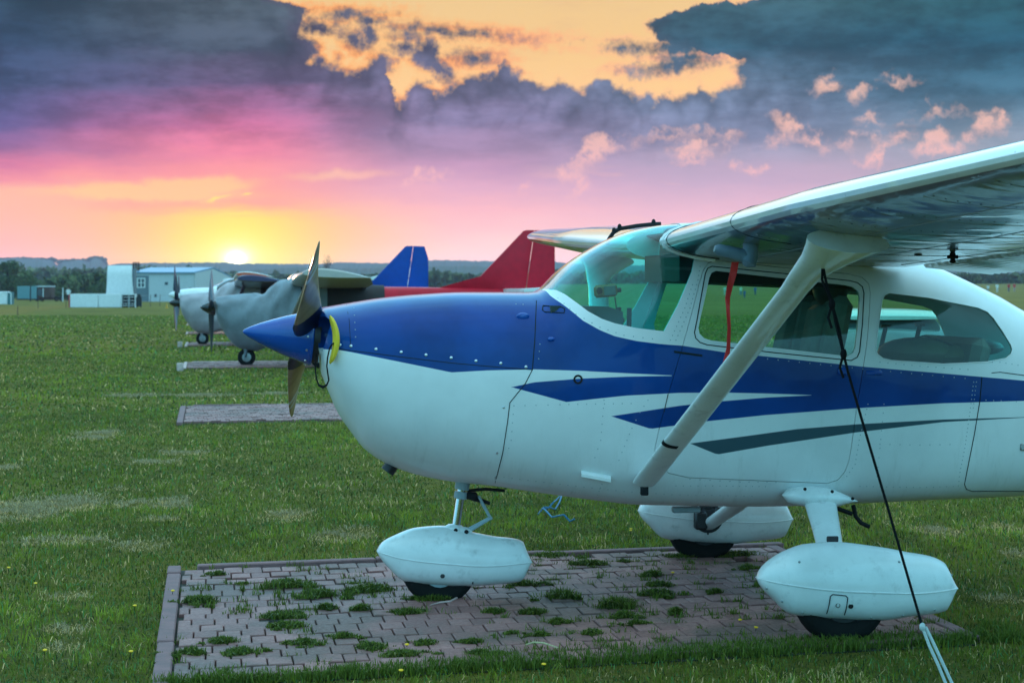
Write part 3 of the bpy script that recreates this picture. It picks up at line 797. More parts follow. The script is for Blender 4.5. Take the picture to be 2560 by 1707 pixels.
# nose gear
nt = [(944.5, 1381), (955, 1363), (990, 1342.5), (1044.7, 1323), (1106, 1318), (1171, 1331), (1236, 1344), (1312, 1357), (1321, 1378), (1332, 1404)]
nb = [(944.5, 1383), (955, 1402), (972, 1422), (1015.7, 1458), (1080, 1466), (1175, 1470), (1243.6, 1465.5), (1308.7, 1456.5), (1320, 1436), (1332, 1407)]
ns = [(944.5, 1382), (1010, 1396), (1117, 1407), (1220, 1413), (1332, 1406)]
PNO, sideO, infoO = pant(nt, nb, ns, YC, YC - .08, .115)
nc = Vector((at(1098, 1410, YC).x, YC, .18)); wheel(nc, .185, .11, rim=M['pale'])
q = MB(); p = sideO(1105, 1437); q.lathe(p + Vector((0, .004, 0)), (0, -1, 0), [(0, .012), (.007, .011), (.008, .004)], 12); q.build('axle_bolt', M['dark_metal'], PNO)
q = MB(); p = sideO(1183, 1455); q.tube([p + Vector((0, -.001, .015)), p + Vector((-.004, -.001, -.008))], .004, 5); q.build('scuff_mark', M['dark_metal'], PNO)
a = at(1156, 1213, YC); b = at(1139, 1322, YC)
q = MB(); q.tube([a + Vector((.006, 0, .05)), b], .021, 18); NS = q.build('nose_strut', M['chrome'], PLANE, sharp=60)
q = MB(); d = (b - a).normalized(); q.lathe(a + d * .03, d, [(0, .032), (.012, .034), (.032, .034), (.036, .03)], 20); q.lathe(a - d * .03, d, [(0, .036), (.05, .036)], 20); q.build('strut_collar', M['pale'], NS)
q = MB(); q.ell(b + Vector((-.01, 0, .005)), (.05, .045, .022)); q.box(b + Vector((.02, -.03, .0)), (.12, .012, .026), Matrix.Rotation(.22, 3, 'Y'), bev=.005); q.box(b + Vector((.02, .03, .0)), (.12, .012, .026), Matrix.Rotation(.22, 3, 'Y'), bev=.005); q.build('fork', M['white'], PLANE)
q = MB(); j0 = at(1196, 1240, YC); j1 = at(1226, 1294, YC); j2 = at(1168, 1327, YC)
for s_ in (-1, 1):
    q.tube([j0 + Vector((0, s_ * .03, 0)), j1 + Vector((0, s_ * .008, 0))], .007, 8); q.tube([j1 + Vector((0, s_ * .008, 0)), j2 + Vector((0, s_ * .03, 0))], .008, 8)
q.tube([j1 - Vector((0, .015, 0)), j1 + Vector((0, .015, 0))], .009, 8); q.build('torque_link', M['pale'], NS)
q = MB()
for x, y in ((1139, 1325), (1166, 1329)): q.lathe(at(x, y, YC - .04), (0, -1, 0), [(0, .011), (.008, .009)], 10)
q.box(at(1178, 1238, YC), (.06, .05, .035), bev=.008); q.tube([at(1150, 1232, YC), at(1185, 1245, YC), at(1225, 1258, YC - .02)], [.016, .014, .008], 8)
q.tube([at(1170, 1226, YC), at(1215, 1222, YC - .05), at(1262, 1226, YC - .06)], .008, 6); q.build_each('steering_linkage', M['black'], NS)
# exhaust, hoses below the belly
q = MB(); e = at(972, 1166, YC - .05); q.tube([e + Vector((.05, 0, .10)), e + Vector((.01, 0, .0)), e + Vector((-.008, 0, -.025))], [.034, .034, .035], 16, cap=False); q.tube([e + Vector((.05, 0, .10)), e + Vector((.01, 0, 0)), e + Vector((-.006, 0, -.02))], .029, 16); q.build('exhaust_pipe', M['dark_metal'], PLANE)
q = MB(); q.tube([at(2133, 1262, YC - .3), at(2139, 1290, YC - .3), at(2152, 1306, YC - .3), at(2173, 1316, YC - .3)], .011, 10); q.build('drain_hose', M['black'], PLANE)
q = MB(); q.tube([at(2092, 1270, YC - .3), at(2130, 1284, YC - .3)], .011, 8); q.build('drain_pipe', M['black'], PLANE)
q = MB(); q.box(at(1715, 1273, YC + .0), (.14, .05, .03), bev=.006); q.build('belly_beacon', M['pale'], PLANE)
# ---- tail, beyond the frame
q = MB(); X0 = 6.7
def slab(q, P, axis, th):
    """tapered flat surface: P outline points, thickness th"""
    P = [Vector(p) for p in P]; c = sum(P, Vector()) / len(P); n = len(P); R = []
    for k, s_ in ((-1, .93), (-.6, 1), (.6, 1), (1, .93)):
        R.append([c + (p - c) * s_ + Vector(axis) * (k * th / 2) for p in P])
    q.loft(R)
slab(q, [(6.2, YC, 1.2), (6.9, YC, 1.34), (7.55, YC, 2.45), (7.85, YC, 2.47), (7.8, YC, 1.15)], (0, 1, 0), .07); q.build('fin', M['white'], PLANE)
q = MB(); slab(q, [(7.83, YC, 1.12), (7.88, YC, 2.47), (8.18, YC, 2.45), (8.25, YC, 1.1)], (0, 1, 0), .05); q.build('rudder', M['white'], PLANE)
for sg in (-1, 1):
    q = MB(); slab(q, [(7.0, YC, 1.2), (7.3, YC + sg * 1.7, 1.2), (8.0, YC + sg * 1.7, 1.2), (8.1, YC, 1.2)], (0, 0, 1), .05); q.build('tailplane', M['white'], PLANE)

# ---- cabin
q = MB(); q.box((2.75, YC, .80), (2.7, .9, .03)); q.build('cabin_floor', M['panelgrey'], PLANE)
q = MB(); pa = at(1480, 790, YC); 
q.prism([(1.44, YC - .37, 1.47), (1.72, YC - .37, 1.465), (1.79, YC - .37, 1.44), (1.80, YC - .37, 1.12), (1.44, YC - .37, 1.12)], (0, .74, 0)); q.build('instrument_panel', M['panelgrey'], PLANE)
for s_ in (-1, 1):
    c = at(2030, 800, YC - .24); c.y = YC + s_ * .24
    q = MB(); q.box((c.x - .16, c.y, .98), (.46, .42, .13), bev=.04)
    Rb = Matrix.Rotation(radians(12), 3, 'Y'); q.box((c.x + .06, c.y, 1.27), (.11, .40, .50), Rb, bev=.04)
    st = q.build('front_seat', M['leather'], PLANE, sharp=30)
    q = MB(); q.box((c.x + .02, c.y, 1.27), (.11, .22, .40), Rb, bev=.03); q.build('seat_cushion', M['leather'], st)
    q = MB(); q.ell((c.x + .095, c.y, 1.555), (.085, .13, .10), R=Rb); q.build('headrest', M['dark_leather'], st)
q = MB(); q.box((3.25, YC, .98), (.45, .86, .14), bev=.04); q.box((3.55, YC, 1.14), (.1, .86, .34), Matrix.Rotation(radians(14), 3, 'Y'), bev=.04); q.build('rear_bench', M['leather'], PLANE, sharp=30)
q = MB()
for x, y, yy in ((2215, 815, .12), (2300, 812, -.05)):
    p = at(x, y, YC + yy); q.tube([p, p - Vector((.03, 0, .12))], .012, 8); q.box(p, (.05, .02, .015), bev=.003)
q.build('seat_frame_posts', M['dark_metal'], PLANE)
q = MB(); q.prism([(2.06, YC - .40, 1.585), (2.95, YC - .40, 1.548), (3.12, YC - .38, 1.535), (3.12, YC - .38, 1.58), (2.06, YC - .40, 1.72)], (0, .80, 0)); q.build('headliner', M['black'], PLANE)
# yoke and gps
g = at(1514, 727, YC - .22)
GP = None
q = MB(); q.box(g, (.115, .03, .062), Matrix.Rotation(-.08, 3, 'Y'), bev=.012); GP = q.build('navigation_unit', M['orange'], PLANE, sharp=30)
q = MB(); q.box(g + Vector((.018, -.017, .001)), (.058, .004, .043), Matrix.Rotation(-.08, 3, 'Y'), bev=.001); q.build('screen', M['screen'], GP)
q = MB(); q.ell(g + Vector((-.033, -.015, 0)), (.015, .004, .017)); q.tube([g + Vector((.03, .02, 0)), g + Vector((.08, .03, .005))], .012, 8); q.tube([g + Vector((.05, .02, -.03)), g + Vector((.06, .01, -.12)), g + Vector((.09, 0, -.2))], .003, 5); q.build('mount', M['black'], GP)
q = MB(); yk = at(1560, 800, YC - .22); q.tube([yk + Vector((-.1, 0, 0)), yk], .012, 8); q.tube([yk + Vector((0, -.13, .06)), yk + Vector((0, -.12, -.03)), yk + Vector((0, 0, -.05)), yk + Vector((0, .12, -.03)), yk + Vector((0, .13, .06))], .012, 8); q.build('control_yoke', M['black'], PLANE)
q = MB()
for s_ in (-1, 1): q.box((2.13, YC + s_ * .22, 1.80), (.13, .36, .012), Matrix.Rotation(radians(25), 3, 'Y'), bev=.004)
q.build('sun_visor', M['black'], PLANE)

# ================================================================== LOOSE THINGS ON THE AIRCRAFT
# bags in the rear of the cabin
b0 = at(2290, 880, YC - .1); t = thing('canvas_bag', b0, 'khaki canvas bag lying behind the rear side window of the nearest aircraft', 'bag')
q = MB(); q.ell(b0, (.19, .22, .075)); q.ell(b0 + Vector((.16, -.05, -.02)), (.13, .18, .06)); q.build('bag_body', M['khaki'], t)
q = MB(); q.tube([b0 + Vector((-.1, -.1, .06)), b0 + Vector((0, -.12, .085)), b0 + Vector((.12, -.1, .05)), b0 + Vector((.22, -.12, .0))], .012, 6, flat=(Vector((0, 0, 1)), .4)); q.build('bag_strap', M['black'], t)
b1 = at(2455, 868, YC); q = MB(); q.ell(b1, (.10, .16, .04)); q.ell(b1 + Vector((-.05, -.03, .025)), (.05, .1, .03)); o = q.build('cloth_bundle', M['pale'], None); tag(o, 'pale cloth bundle lying on the shelf under the rear window corner', 'cloth')
# inlet plug and its strap
pc = at(832, 849, YC - .40)
t = thing('intake_plug', pc, 'yellow foam plug stuck in the near engine intake behind the propeller', 'intake plug')
q = MB(); Rz = Matrix.Rotation(radians(24), 3, 'Z') @ Matrix.Rotation(radians(-4), 3, 'Y')
pts = []
for k in range(15):
    u = -1 + 2 * k / 14; pts.append(pc + Vector((.016 - .03 * u * u, 0, u * .112)))
q.tube([p_ for p_ in pts], [.004 + .013 * sqrt(max(0, 1 - (-1 + 2 * k / 14) ** 2)) for k in range(15)], 12, flat=(Vector((0, 1, 0)), 2.0)); q.build('foam_pad', M['yellow'], t)
sp_ = [(835, 857), (829, 862), (824, 870), (819, 893), (817, 915), (820, 938), (822, 950), (817, 962), (808, 967.5), (797, 963), (791, 947), (788.5, 925), (789, 905), (791, 885)]
q = MB(); q.tube([at(x, y, YC - .42 + (.0 if i < 8 else .03 * (i - 7))) for i, (x, y) in enumerate(sp_)], .0075, 8, flat=(Vector((1, 0, 0)), .45)); q.build('strap', M['strap'], t)
# pitot cover with streamer
pc = at(1850, 640, YC - 1.45); t = thing('pitot_cover', pc, 'grey blue cover with a long red streamer hanging under the near wing', 'cover')
q = MB(); cv_ = [at(x, y, YC - 1.47) for x, y in ((1786, 615), (1800, 613), (1858, 622), (1861, 604), (1893, 606), (1888, 666), (1862, 664), (1807, 646), (1790, 634))]
A3 = [at(x, y, YC - 1.47) for x, y in ((1786, 622), (1796, 624), (1825, 630), (1860, 640), (1878, 642))]; q.tube(A3, [.014, .024, .025, .030, .030], 14); A4 = [at(x, y, YC - 1.47) for x, y in ((1877, 592), (1877, 610), (1875, 640), (1868, 656), (1862, 664))]; q.tube(A4, [.030, .033, .036, .040, .012], 14); q.build('fabric_sleeve', mat('sleeve_fabric', (.13, .2, .27), .6, var=.15, bump=.3, bscale=15), t)
q = MB(); rp = [(1838, 655, .016), (1834, 680, .015), (1825, 715, .014), (1819, 745, .011), (1820, 770, .007), (1823, 820, .008), (1821, 870, .009), (1814, 909, .012)]
V = []
for i, (x, y, w) in enumerate(rp):
    p_ = at(x, y, YC - 1.46 + .01 * sin(i)); V += [p_ + Vector((-w, .004 * sin(i * 2), 0)), p_ + Vector((w, -.004 * sin(i * 2), 0))]
q.add(V + [v + Vector((0, .0015, 0)) for v in V], [(2 * i, 2 * i + 1, 2 * i + 3, 2 * i + 2) for i in range(7)] + [(16 + 2 * i, 16 + 2 * i + 2, 16 + 2 * i + 3, 16 + 2 * i + 1) for i in range(7)] + [(0, 14, 30, 16)[:0] or (2 * i, 2 * i + 2, 16 + 2 * i + 2, 16 + 2 * i) for i in range(7)] + [(2 * i + 1, 16 + 2 * i + 1, 16 + 2 * i + 3, 2 * i + 3) for i in range(7)])
q.build('streamer', M['red'], t, smooth=False)
# tie-down rope
ra = at(2055, 640, YC - 2.3); rg = onground(2398, 1790)
zr = lambda px, py, s_: at(px, py, lerp(ra.y, rg.y, s_))
t = thing('tie_down_rope', Vector((rg.x, rg.y, 0)), 'black tie down rope with a white end running from near wing to ground', 'rope')
q = MB(); q.tube([ra + Vector((-.01, 0, .02)), ra + Vector((.0, 0, -.035))], .008, 8); q.tube([ra + Vector((.013 * cos(a_), 0, .012 + .016 * sin(a_))) for a_ in [k * pi / 6 for k in range(13)]], .005, 6); q.build('shackle', M['chrome'], t)
path = [(2056, 655, 0), (2064, 700, .04), (2080, 761, .09), (2093, 825, .15), (2109, 885, .2), (2120, 930, .24), (2155, 1050, .36), (2220, 1270, .58), (2265, 1425, .74), (2306, 1566, .87)]
P = [zr(x, y, s_) for x, y, s_ in path]
q = MB(); q.tube(P, .0054, 8)
for i in (2, 4): 
    q.ell(P[i], (.013, .013, .022), 10, 8); q.tube([P[i], P[i] + Vector((-.015, 0, -.05)), P[i] + Vector((-.004, -.01, -.09))], .005, 6)
q.tube([P[0], P[1] + Vector((-.014, 0, 0)), P[2]], .005, 6); q.tube([P[1], P[3] + Vector((.01, 0, 0)), P[4]], .004, 6)
q.build('black_cord', M['strap'], t)
M['whiterope'] = mat('white_rope', (.6, .66, .66), .8, bump=.6, bscale=120)
q = MB(); q.tube([P[-1], zr(2322, 1610, .9), zr(2345, 1660, .95), rg + Vector((.0, 0, 0))], .006, 8); q.tube([P[-1] + Vector((.012, 0, 0)), zr(2336, 1612, .9), zr(2362, 1668, .95), rg + Vector((.03, 0, 0))], .006, 8); q.ell(P[-1], (.012, .012, .016), 8, 6); q.build('white_loop', M['whiterope'], t)
q = MB(); q.lathe(rg - Vector((0, 0, .02)), (0, 0, 1), [(0, .012), (.05, .012), (.055, .004)], 8); q.build('ground_stake', M['metal'], t)
if DBG:
    for q_ in wind_px[:3]: print('HIT', q_, hit(*q_)[0], at(q_[0], q_[1], YC))
    print('wind', [(round(a, 3), round(b, 3)) for a, b in wind_xz])
# ================================================================== OTHER PARKED AIRCRAFT
M['cover_grey'] = mat('grey_cover_cloth', (.22, .25, .29), .6, var=.2, vscale=3, bump=.9, bscale=5)
M['cover_lilac'] = mat('pale_cover_cloth', (.42, .38, .42), .6, var=.15, vscale=3, bump=.9, bscale=5)
M['redp'] = mat('red_paint', (.60, .008, .03), .45, coat=.1, var=.08, spec=.2)
M['bluep'] = mat('royal_blue_paint', (.0, .055, .34), .45, coat=.1, var=.08, spec=.2)
M['glowcap'] = mat('painted_sun_glow', (.70, .12, .06), .4); M['navy'] = mat('navy_paint', (.03, .018, .09), .3, coat=.6)  # the orange tip colour paints sun glow onto a white wing
M['cream'] = mat('cream_paint', (.50, .43, .40), .4, coat=.3, var=.05)
M['darkglass'] = mat('dark_cabin_glass', (.02, .03, .035), .08, coat=1)
M['propdark'] = mat('dark_propeller', (.02, .03, .06), .3, coat=.5)
def small_plane(loc, k, label, fus, wingm, wcap, tailm, noseM, covered, spin, blades, gear, fin_h=2.75, kz=.94, R=.96, hubz=1.18, wings=(True, True), nosewheel=.18):
    """loc = ground point under the spinner tip; local x runs aft"""
    L = Vector((loc.x, loc.y, 0)); t = thing('light_aircraft', L, label, 'aircraft', 'aircraft parked in the row beyond')
    x_of = lambda u: L.x + u * k
    XT = 0.0
    dz = 0.0 if covered else .0
    TOPs = pchip([3.0, 3.35, 3.7, 5, 7, 8.1], [TOP(3.0), 1.80, 1.74, 1.72, 1.68, 1.62]); tp0 = TOP
    TOP_ = lambda X: tp0(X) if X < 3.0 else TOPs(X)
    BOT_ = lambda X: BOT(X) if X < 4.5 else BOT(X) + .08 * (X - 4.5)
    zoff = hubz - 1.30 * kz
    def rg_(X, n=32, grow=0.0):
        zt, zb, w = TOP_(X) * kz + zoff + grow, BOT_(X) * kz + zoff - grow, (WID(X) + grow) * .95
        zc = lerp(zb, zt, ZCF(X)); nt, nb_ = NTOP(X), NBOT(X); R_ = []
        for j in range(n):
            a_ = 2 * pi * j / n; c, s_ = cos(a_), sin(a_); e = nt if s_ >= 0 else nb_
            R_.append((x_of(X), L.y + w * math.copysign(abs(c) ** (2 / e), c), zc + ((zt - zc) if s_ >= 0 else (zc - zb)) * math.copysign(abs(s_) ** (2 / e), s_)))
        return R_
    xs = [XF, XF + .03, XF + .08, .5, .65, .85, 1.1, 1.35, 1.5, 1.65, 1.8, 1.95, 2.1, 2.4, 2.8, 3.2, 3.5, 3.8, 4.2, 4.6, 5.2, 6, 7, 8]
    mb = MB(); mb.loft([rg_(x) for x in xs]); o = mb.build('fuselage', [fus], t)
    # glazing or cloth over nose and windshield
    if covered:
        q = MB(); cl = []
        for x in [XF - .02, XF, XF + .05] + [.5 + .06 * i_ for i_ in range(40)]:
            r = rg_(max(XF, x), 48, .045); n = len(r); rr = []
            for j, p in enumerate(r):
                a_ = 2 * pi * j / n; fold = .026 * (sin(x * 11 + 5 * a_) + .6 * sin(x * 23 + 7 * a_)) * (1 if 1.2 < x < 2.6 else .25) + .008 * sin(a_ * 9 + x * 5)
                sag = .16 * sstep(.5, .9, x) * (1 - sstep(1.2, 1.7, x)) * max(0, -sin(a_)) ** 3 
                rr.append((p[0], p[1] + fold * math.copysign(1, cos(a_)) * .9, p[2] + fold * .5 - sag))
            cl.append(rr)
        q.loft(cl, cap=True); c_ = q.build('nose_cover', [noseM], t)
        q = MB(); q.tube([(x_of(1.0), L.y - .1, .50 + zoff), (x_of(1.02), L.y - .1, .30), (x_of(.99), L.y - .08, .12)], [.05, .03, .008], 8); q.build('hanging_strap', [noseM], c_)
        q = MB(); q.box((x_of(2.28), L.y - .545, 1.50), (.05, .02, .17)); q.build('cover_buckle', M['black'], c_)
        q = MB(); q.loft([rg_(x, 40, .03) for x in (2.6, 2.8, 3.0, 3.2, 3.4, 3.6, 3.9, 4.15)]); q.build('cabin_shade_shell', [mat('painted_cabin_shade', (.035, .022, .024), .8, var=.3)], t)  # dark shell added where the cabin lies in shadow under the wing
    else:
        q = MB(); rr = [rg_(x, 32, .006) for x in (1.5, 1.6, 1.7, 1.85, 2.0, 2.1)]
        q.loft([r[0:17] for r in rr], cap=False, closed=False); q.build('windshield', [M['darkglass']], t)
    for s_ in (() if covered else (-1, 1)):
        for (a0, a1) in ((2.2, 2.95), (3.08, 3.7)):
            q = MB(); y = L.y + s_ * (.52 if a0 < 3 else .49); z0, z1 = 1.28 * kz + zoff, 1.62 * kz + zoff
            q.prism([(x_of(a0), y, z0), (x_of(a1), y, z0 - .03), (x_of(a1 - .06), y, z1 - .06), (x_of(a0 + .08), y, z1)], (0, .012 * s_, 0)); q.build('side_window', [M['darkglass']], t)
    # spinner and propeller
    sp0 = Vector((L.x, L.y, hubz - .01))
    q = MB(); q.lathe(sp0, (1, 0, -.03), [(0, .005), (.05, .055), (.12, .095), (.2, .13), (.28, .15), (.31, .15)], 24); q.build('spinner', [spin], t, sharp=60)
    for a0 in blades:
        rd = Vector((.0, sin(radians(a0)), cos(radians(a0)))); rings = []; hub = sp0 + Vector((.24, 0, 0)); back = Vector((1, 0, 0)); tn = rd.cross(back)
        for s_, c, th, be in ((.08, .05, .03, 60), (.2, .075, .024, 52), (.4, .078, .016, 38), (.65, .068, .01, 28), (.88, .05, .006, 22), (.97, .03, .004, 20), (1, .006, .002, 20)):
            be = radians(be); cv_ = back * sin(be) + tn * cos(be); nv = cv_.cross(rd)
            rings.append([hub + rd * (R * s_) - back * .02 + cv_ * (c * cos(2 * pi * j / 12)) + nv * (th * sin(2 * pi * j / 12)) for j in range(12)])
        q = MB(); q.loft(rings); q.build('propeller_blade', [M['propdark']], t, sharp=60)
    # wings
    for sg, on in zip((-1, 1), wings):
        q = MB(); R_ = []
        for o_ in (.3, 1.0, 2.4, 3.6, 4.6, 4.9, 4.93):
            kk = 1 if o_ < 4.92 else .8; tt = max(0, (o_ - 2.4) / 2.5); c = lerp(1.5, 1.2, tt) * (1 if o_ < 4.92 else .96); P = Vector((x_of(2.02) + .1 * tt, L.y + sg * o_, 1.80 * kz + zoff + .034 * o_)); r = []
            for tab in (list(reversed(NU)), NL[1:]):
                for x, z in tab: r.append(P + Vector((x * c + .01, 0, z * c * 1.15 * kk - x * c * .07)))
            R_.append(r)
        q.loft(R_); w_ = q.build('wing', [wingm], t, sharp=35)
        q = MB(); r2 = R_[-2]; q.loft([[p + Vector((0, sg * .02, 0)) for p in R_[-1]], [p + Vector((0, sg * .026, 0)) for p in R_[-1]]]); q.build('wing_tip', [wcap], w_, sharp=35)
        q = MB(); a_ = Vector((x_of(1.95), L.y + sg * .5, .75)); b_ = Vector((x_of(2.35), L.y + sg * 2.2, 1.80 * kz + zoff + .02)); q.tube([a_, b_], .05, 10, flat=(Vector((0, 0, 1)), .45)); q.build('wing_strut', [wingm], t)
        q = MB(); q.tube([Vector((x_of(2.6), L.y + sg * .35, .62)), Vector((x_of(2.65), L.y + sg * 1.12, .24))], .03, 8, flat=(Vector((0, 1, 0)), 1.0)); q.build('gear_leg', [gear], t)
        wheel((x_of(2.66), L.y + sg * 1.2, .2), .2, .14, t, M['metal'])
    # nose gear
    wx = x_of(.93) + .1
    wheel((wx, L.y, nosewheel), nosewheel, .12, t, M['metal'])
    q = MB(); q.tube([(wx - .02, L.y - .09, nosewheel), (wx + .01, L.y - .09, nosewheel * 2.05), (wx + .015, L.y + .09, nosewheel * 2.05), (wx - .02, L.y + .09, nosewheel)], .022, 8); q.tube([(wx + .01, L.y, nosewheel * 2.05), (wx + .05, L.y, .66)], .028, 10); q.build('nose_strut', [gear], t)
    # tail
    z0 = TOP_(6.5) * kz + zoff; xe = x_of(8.05)
    fh = fin_h
    q = MB(); slab(q, [(x_of(5.2), L.y, z0 - .06), (x_of(6.35), L.y, z0 + .22), (x_of(7.38), L.y, fh - .02), (x_of(7.45), L.y, fh), (x_of(7.635), L.y, fh), (x_of(7.42), L.y, z0 - .1)], (0, 1, 0), .07); q.build('fin', [tailm], t)
    q = MB(); slab(q, [(x_of(7.435), L.y, z0 - .12), (x_of(7.65), L.y, fh), (x_of(8.0), L.y, fh - .01), (x_of(8.12), L.y, fh - .35), (x_of(8.12), L.y, z0 + .05), (x_of(7.9), L.y, z0 - .2)], (0, 1, 0), .05); q.build('rudder', [tailm], t)
    for sg in (-1, 1):
        q = MB(); slab(q, [(x_of(6.9), L.y, z0 - .05), (x_of(7.15), L.y + sg * 1.5, z0 - .05), (x_of(7.5), L.y + sg * 1.55, z0 - .03), (x_of(8.05), L.y + sg * 1.5, z0 - .22), (x_of(8.1), L.y, z0 - .1)], (0, 0, 1), .10); q.build('tailplane', [M['white']], t)
    return t
def tipat(px, py, z): 
    p = deep(px, py, z); return p
small_plane(tipat(500, 768, 38.0), .885, 'red light aircraft with its nose wrapped in a grey cloth cover', M['redp'], M['cream'], M['cream'], M['redp'], M['cover_grey'], True, M['gloss_black'], (160, 40, 280), M['dark_metal'], hubz=1.19, R=.98)
small_plane(tipat(421.5, 756, 52.4), .885, 'blue tailed light aircraft in a pale cover, with a dark wing and black spinner', M['bluep'], M['navy'], M['navy'], M['bluep'], M['cover_lilac'], True, M['gloss_black'], (88, 208, 328), M['pale'], hubz=1.18, R=.9)
small_plane(tipat(421, 733, 66.5), 1.12, 'white light aircraft with white spinner and unwrapped nose, third beyond the pad', M['white'], M['white'], M['glowcap'], M['white'], M['white'], False, M['white'], (2, 182), M['white'], hubz=1.36, R=1.02, kz=1.0, fin_h=2.3)
small_plane(tipat(434, 738, 81.5), 1.0, 'farthest light aircraft of the row, only its propeller and wheel showing', M['white'], M['white'], M['white'], M['white'], M['white'], False, M['white'], (4, 184), M['white'], hubz=1.25, R=.9, fin_h=2.0)

# ================================================================== GROUND
def gz(x, y):
    """terrain height"""
    d = y * cos(A) + x * sin(A); r = x * cos(A) - y * sin(A)
    px = CX + r / max(d, 1) * F if d > 1 else 0
    rise = sstep(90, 700, d) * sstep(600, 1500, px) * 3.4 if d > 1 else 0
    drop = -.15 * sstep(150, 500, d) * (1 - sstep(600, 1300, px)) if d > 1 else 0
    return rise + drop
def groundmat():
    m = bpy.data.materials.new('turf_soil'); m.use_nodes = True; T = NT(m.node_tree); p = T.n['Principled BSDF']; P = T.pos()
    n1 = T.noise(P, .35, 6, .65); n2 = T.noise(P, 3.0, 8, .7); n3 = T.noise(P, 28, 6, .75); n4 = T.noise(T.mapv(P, (1, .35, 1)), .09, 4, .6)
    g = T.mix(T.step(n1, .35, .65), (.13, .115, .018, 1), (.24, .19, .035, 1))
    g = T.mix(T.step(n2, .55, .75), g, (.24, .18, .09, 1))
    g = T.mix(T.m('MULTIPLY', T.step(n3, .35, .7), .6), g, (.04, .05, .012, 1))
    g = T.mix(T.m('MULTIPLY', T.step(n4, .5, .68), .5), g, (.22, .19, .05, 1))
    T.l.new(g, p.inputs['Base Color']); p.inputs['Roughness'].default_value = 1; p.inputs['Specular IOR Level'].default_value = .1
    b = T.new('ShaderNodeBump'); b.inputs['Strength'].default_value = .8; b.inputs['Distance'].default_value = .04
    T.l.new(n3, b.inputs['Height']); T.l.new(b.outputs[0], p.inputs['Normal']); return m
M['soil'] = groundmat()
def make_ground():
    # polar-ish sheet: rows at growing distance, wide enough to reach the horizon all round
    xs = sorted(set([-3400, -2200, -1400, -900, -600, -420, -300, -220, -160, -110, -75, -50, -30, -15, 0, 15, 30, 50, 75, 110, 160, 220, 300, 420, 600, 900, 1400, 2200, 3400]))
    ys = sorted(set([-3400, -1500, -600, -200, -60, -20, 0, 10, 20, 40, 70, 100, 130, 170, 210, 260, 320, 400, 480, 560, 650, 750, 900, 1200, 1600, 2200, 3400]))
    V = [(x, y, gz(x, y)) for y in ys for x in xs]; n = len(xs)
    Fc = [(j * n + i, j * n + i + 1, (j + 1) * n + i + 1, (j + 1) * n + i) for j in range(len(ys) - 1) for i in range(n - 1)]
    o = obj('ground', V, Fc, M['soil']); tag(o, kind='structure')
make_ground()

# ---- pads of pavers
def pavermat():
    m = bpy.data.materials.new('paver_brick'); m.use_nodes = True; T = NT(m.node_tree); p = T.n['Principled BSDF']
    at_ = T.new('ShaderNodeAttribute', attribute_name='tone'); P = T.pos()
    n1 = T.noise(P, 60, 6, .7); n2 = T.noise(P, 1.6, 4, .6)
    c = T.mix(at_.outputs['Fac'], (.22, .085, .08, 1), (.37, .16, .15, 1))
    c = T.mix(T.m('MULTIPLY', T.step(n1, .35, .75), .45), c, (.16, .09, .09, 1))
    c = T.mix(T.m('MULTIPLY', T.step(n2, .42, .62), .85), c, (.12, .07, .06, 1))
    T.l.new(c, p.inputs['Base Color']); p.inputs['Roughness'].default_value = .62
    T.l.new(T.step(n1, .2, .8, lo=.45, hi=.8), p.inputs['Roughness'])
    b = T.new('ShaderNodeBump'); b.inputs['Strength'].default_value = .5; b.inputs['Distance'].default_value = .004
    T.l.new(n1, b.inputs['Height']); T.l.new(b.outputs[0], p.inputs['Normal']); return m
M['paver'] = pavermat()
M['kerb'] = mat('kerb_concrete', (.23, .12, .125), .8, var=.25, vscale=9, bump=.5, bscale=60)
M['kerb_grey'] = mat('kerb_pale_concrete', (.56, .40, .38), .8, var=.25, vscale=9, bump=.5, bscale=60)
M['jointsoil'] = mat('joint_soil', (.035, .032, .024), 1, var=.3, vscale=20)
PR = radians(7.2); PU = Vector((cos(PR), sin(PR), 0)); PV = Vector((-sin(PR) * 0 + 0, 1, 0)); PV = Vector((-.02, 1, 0)).normalized()
PADS = []
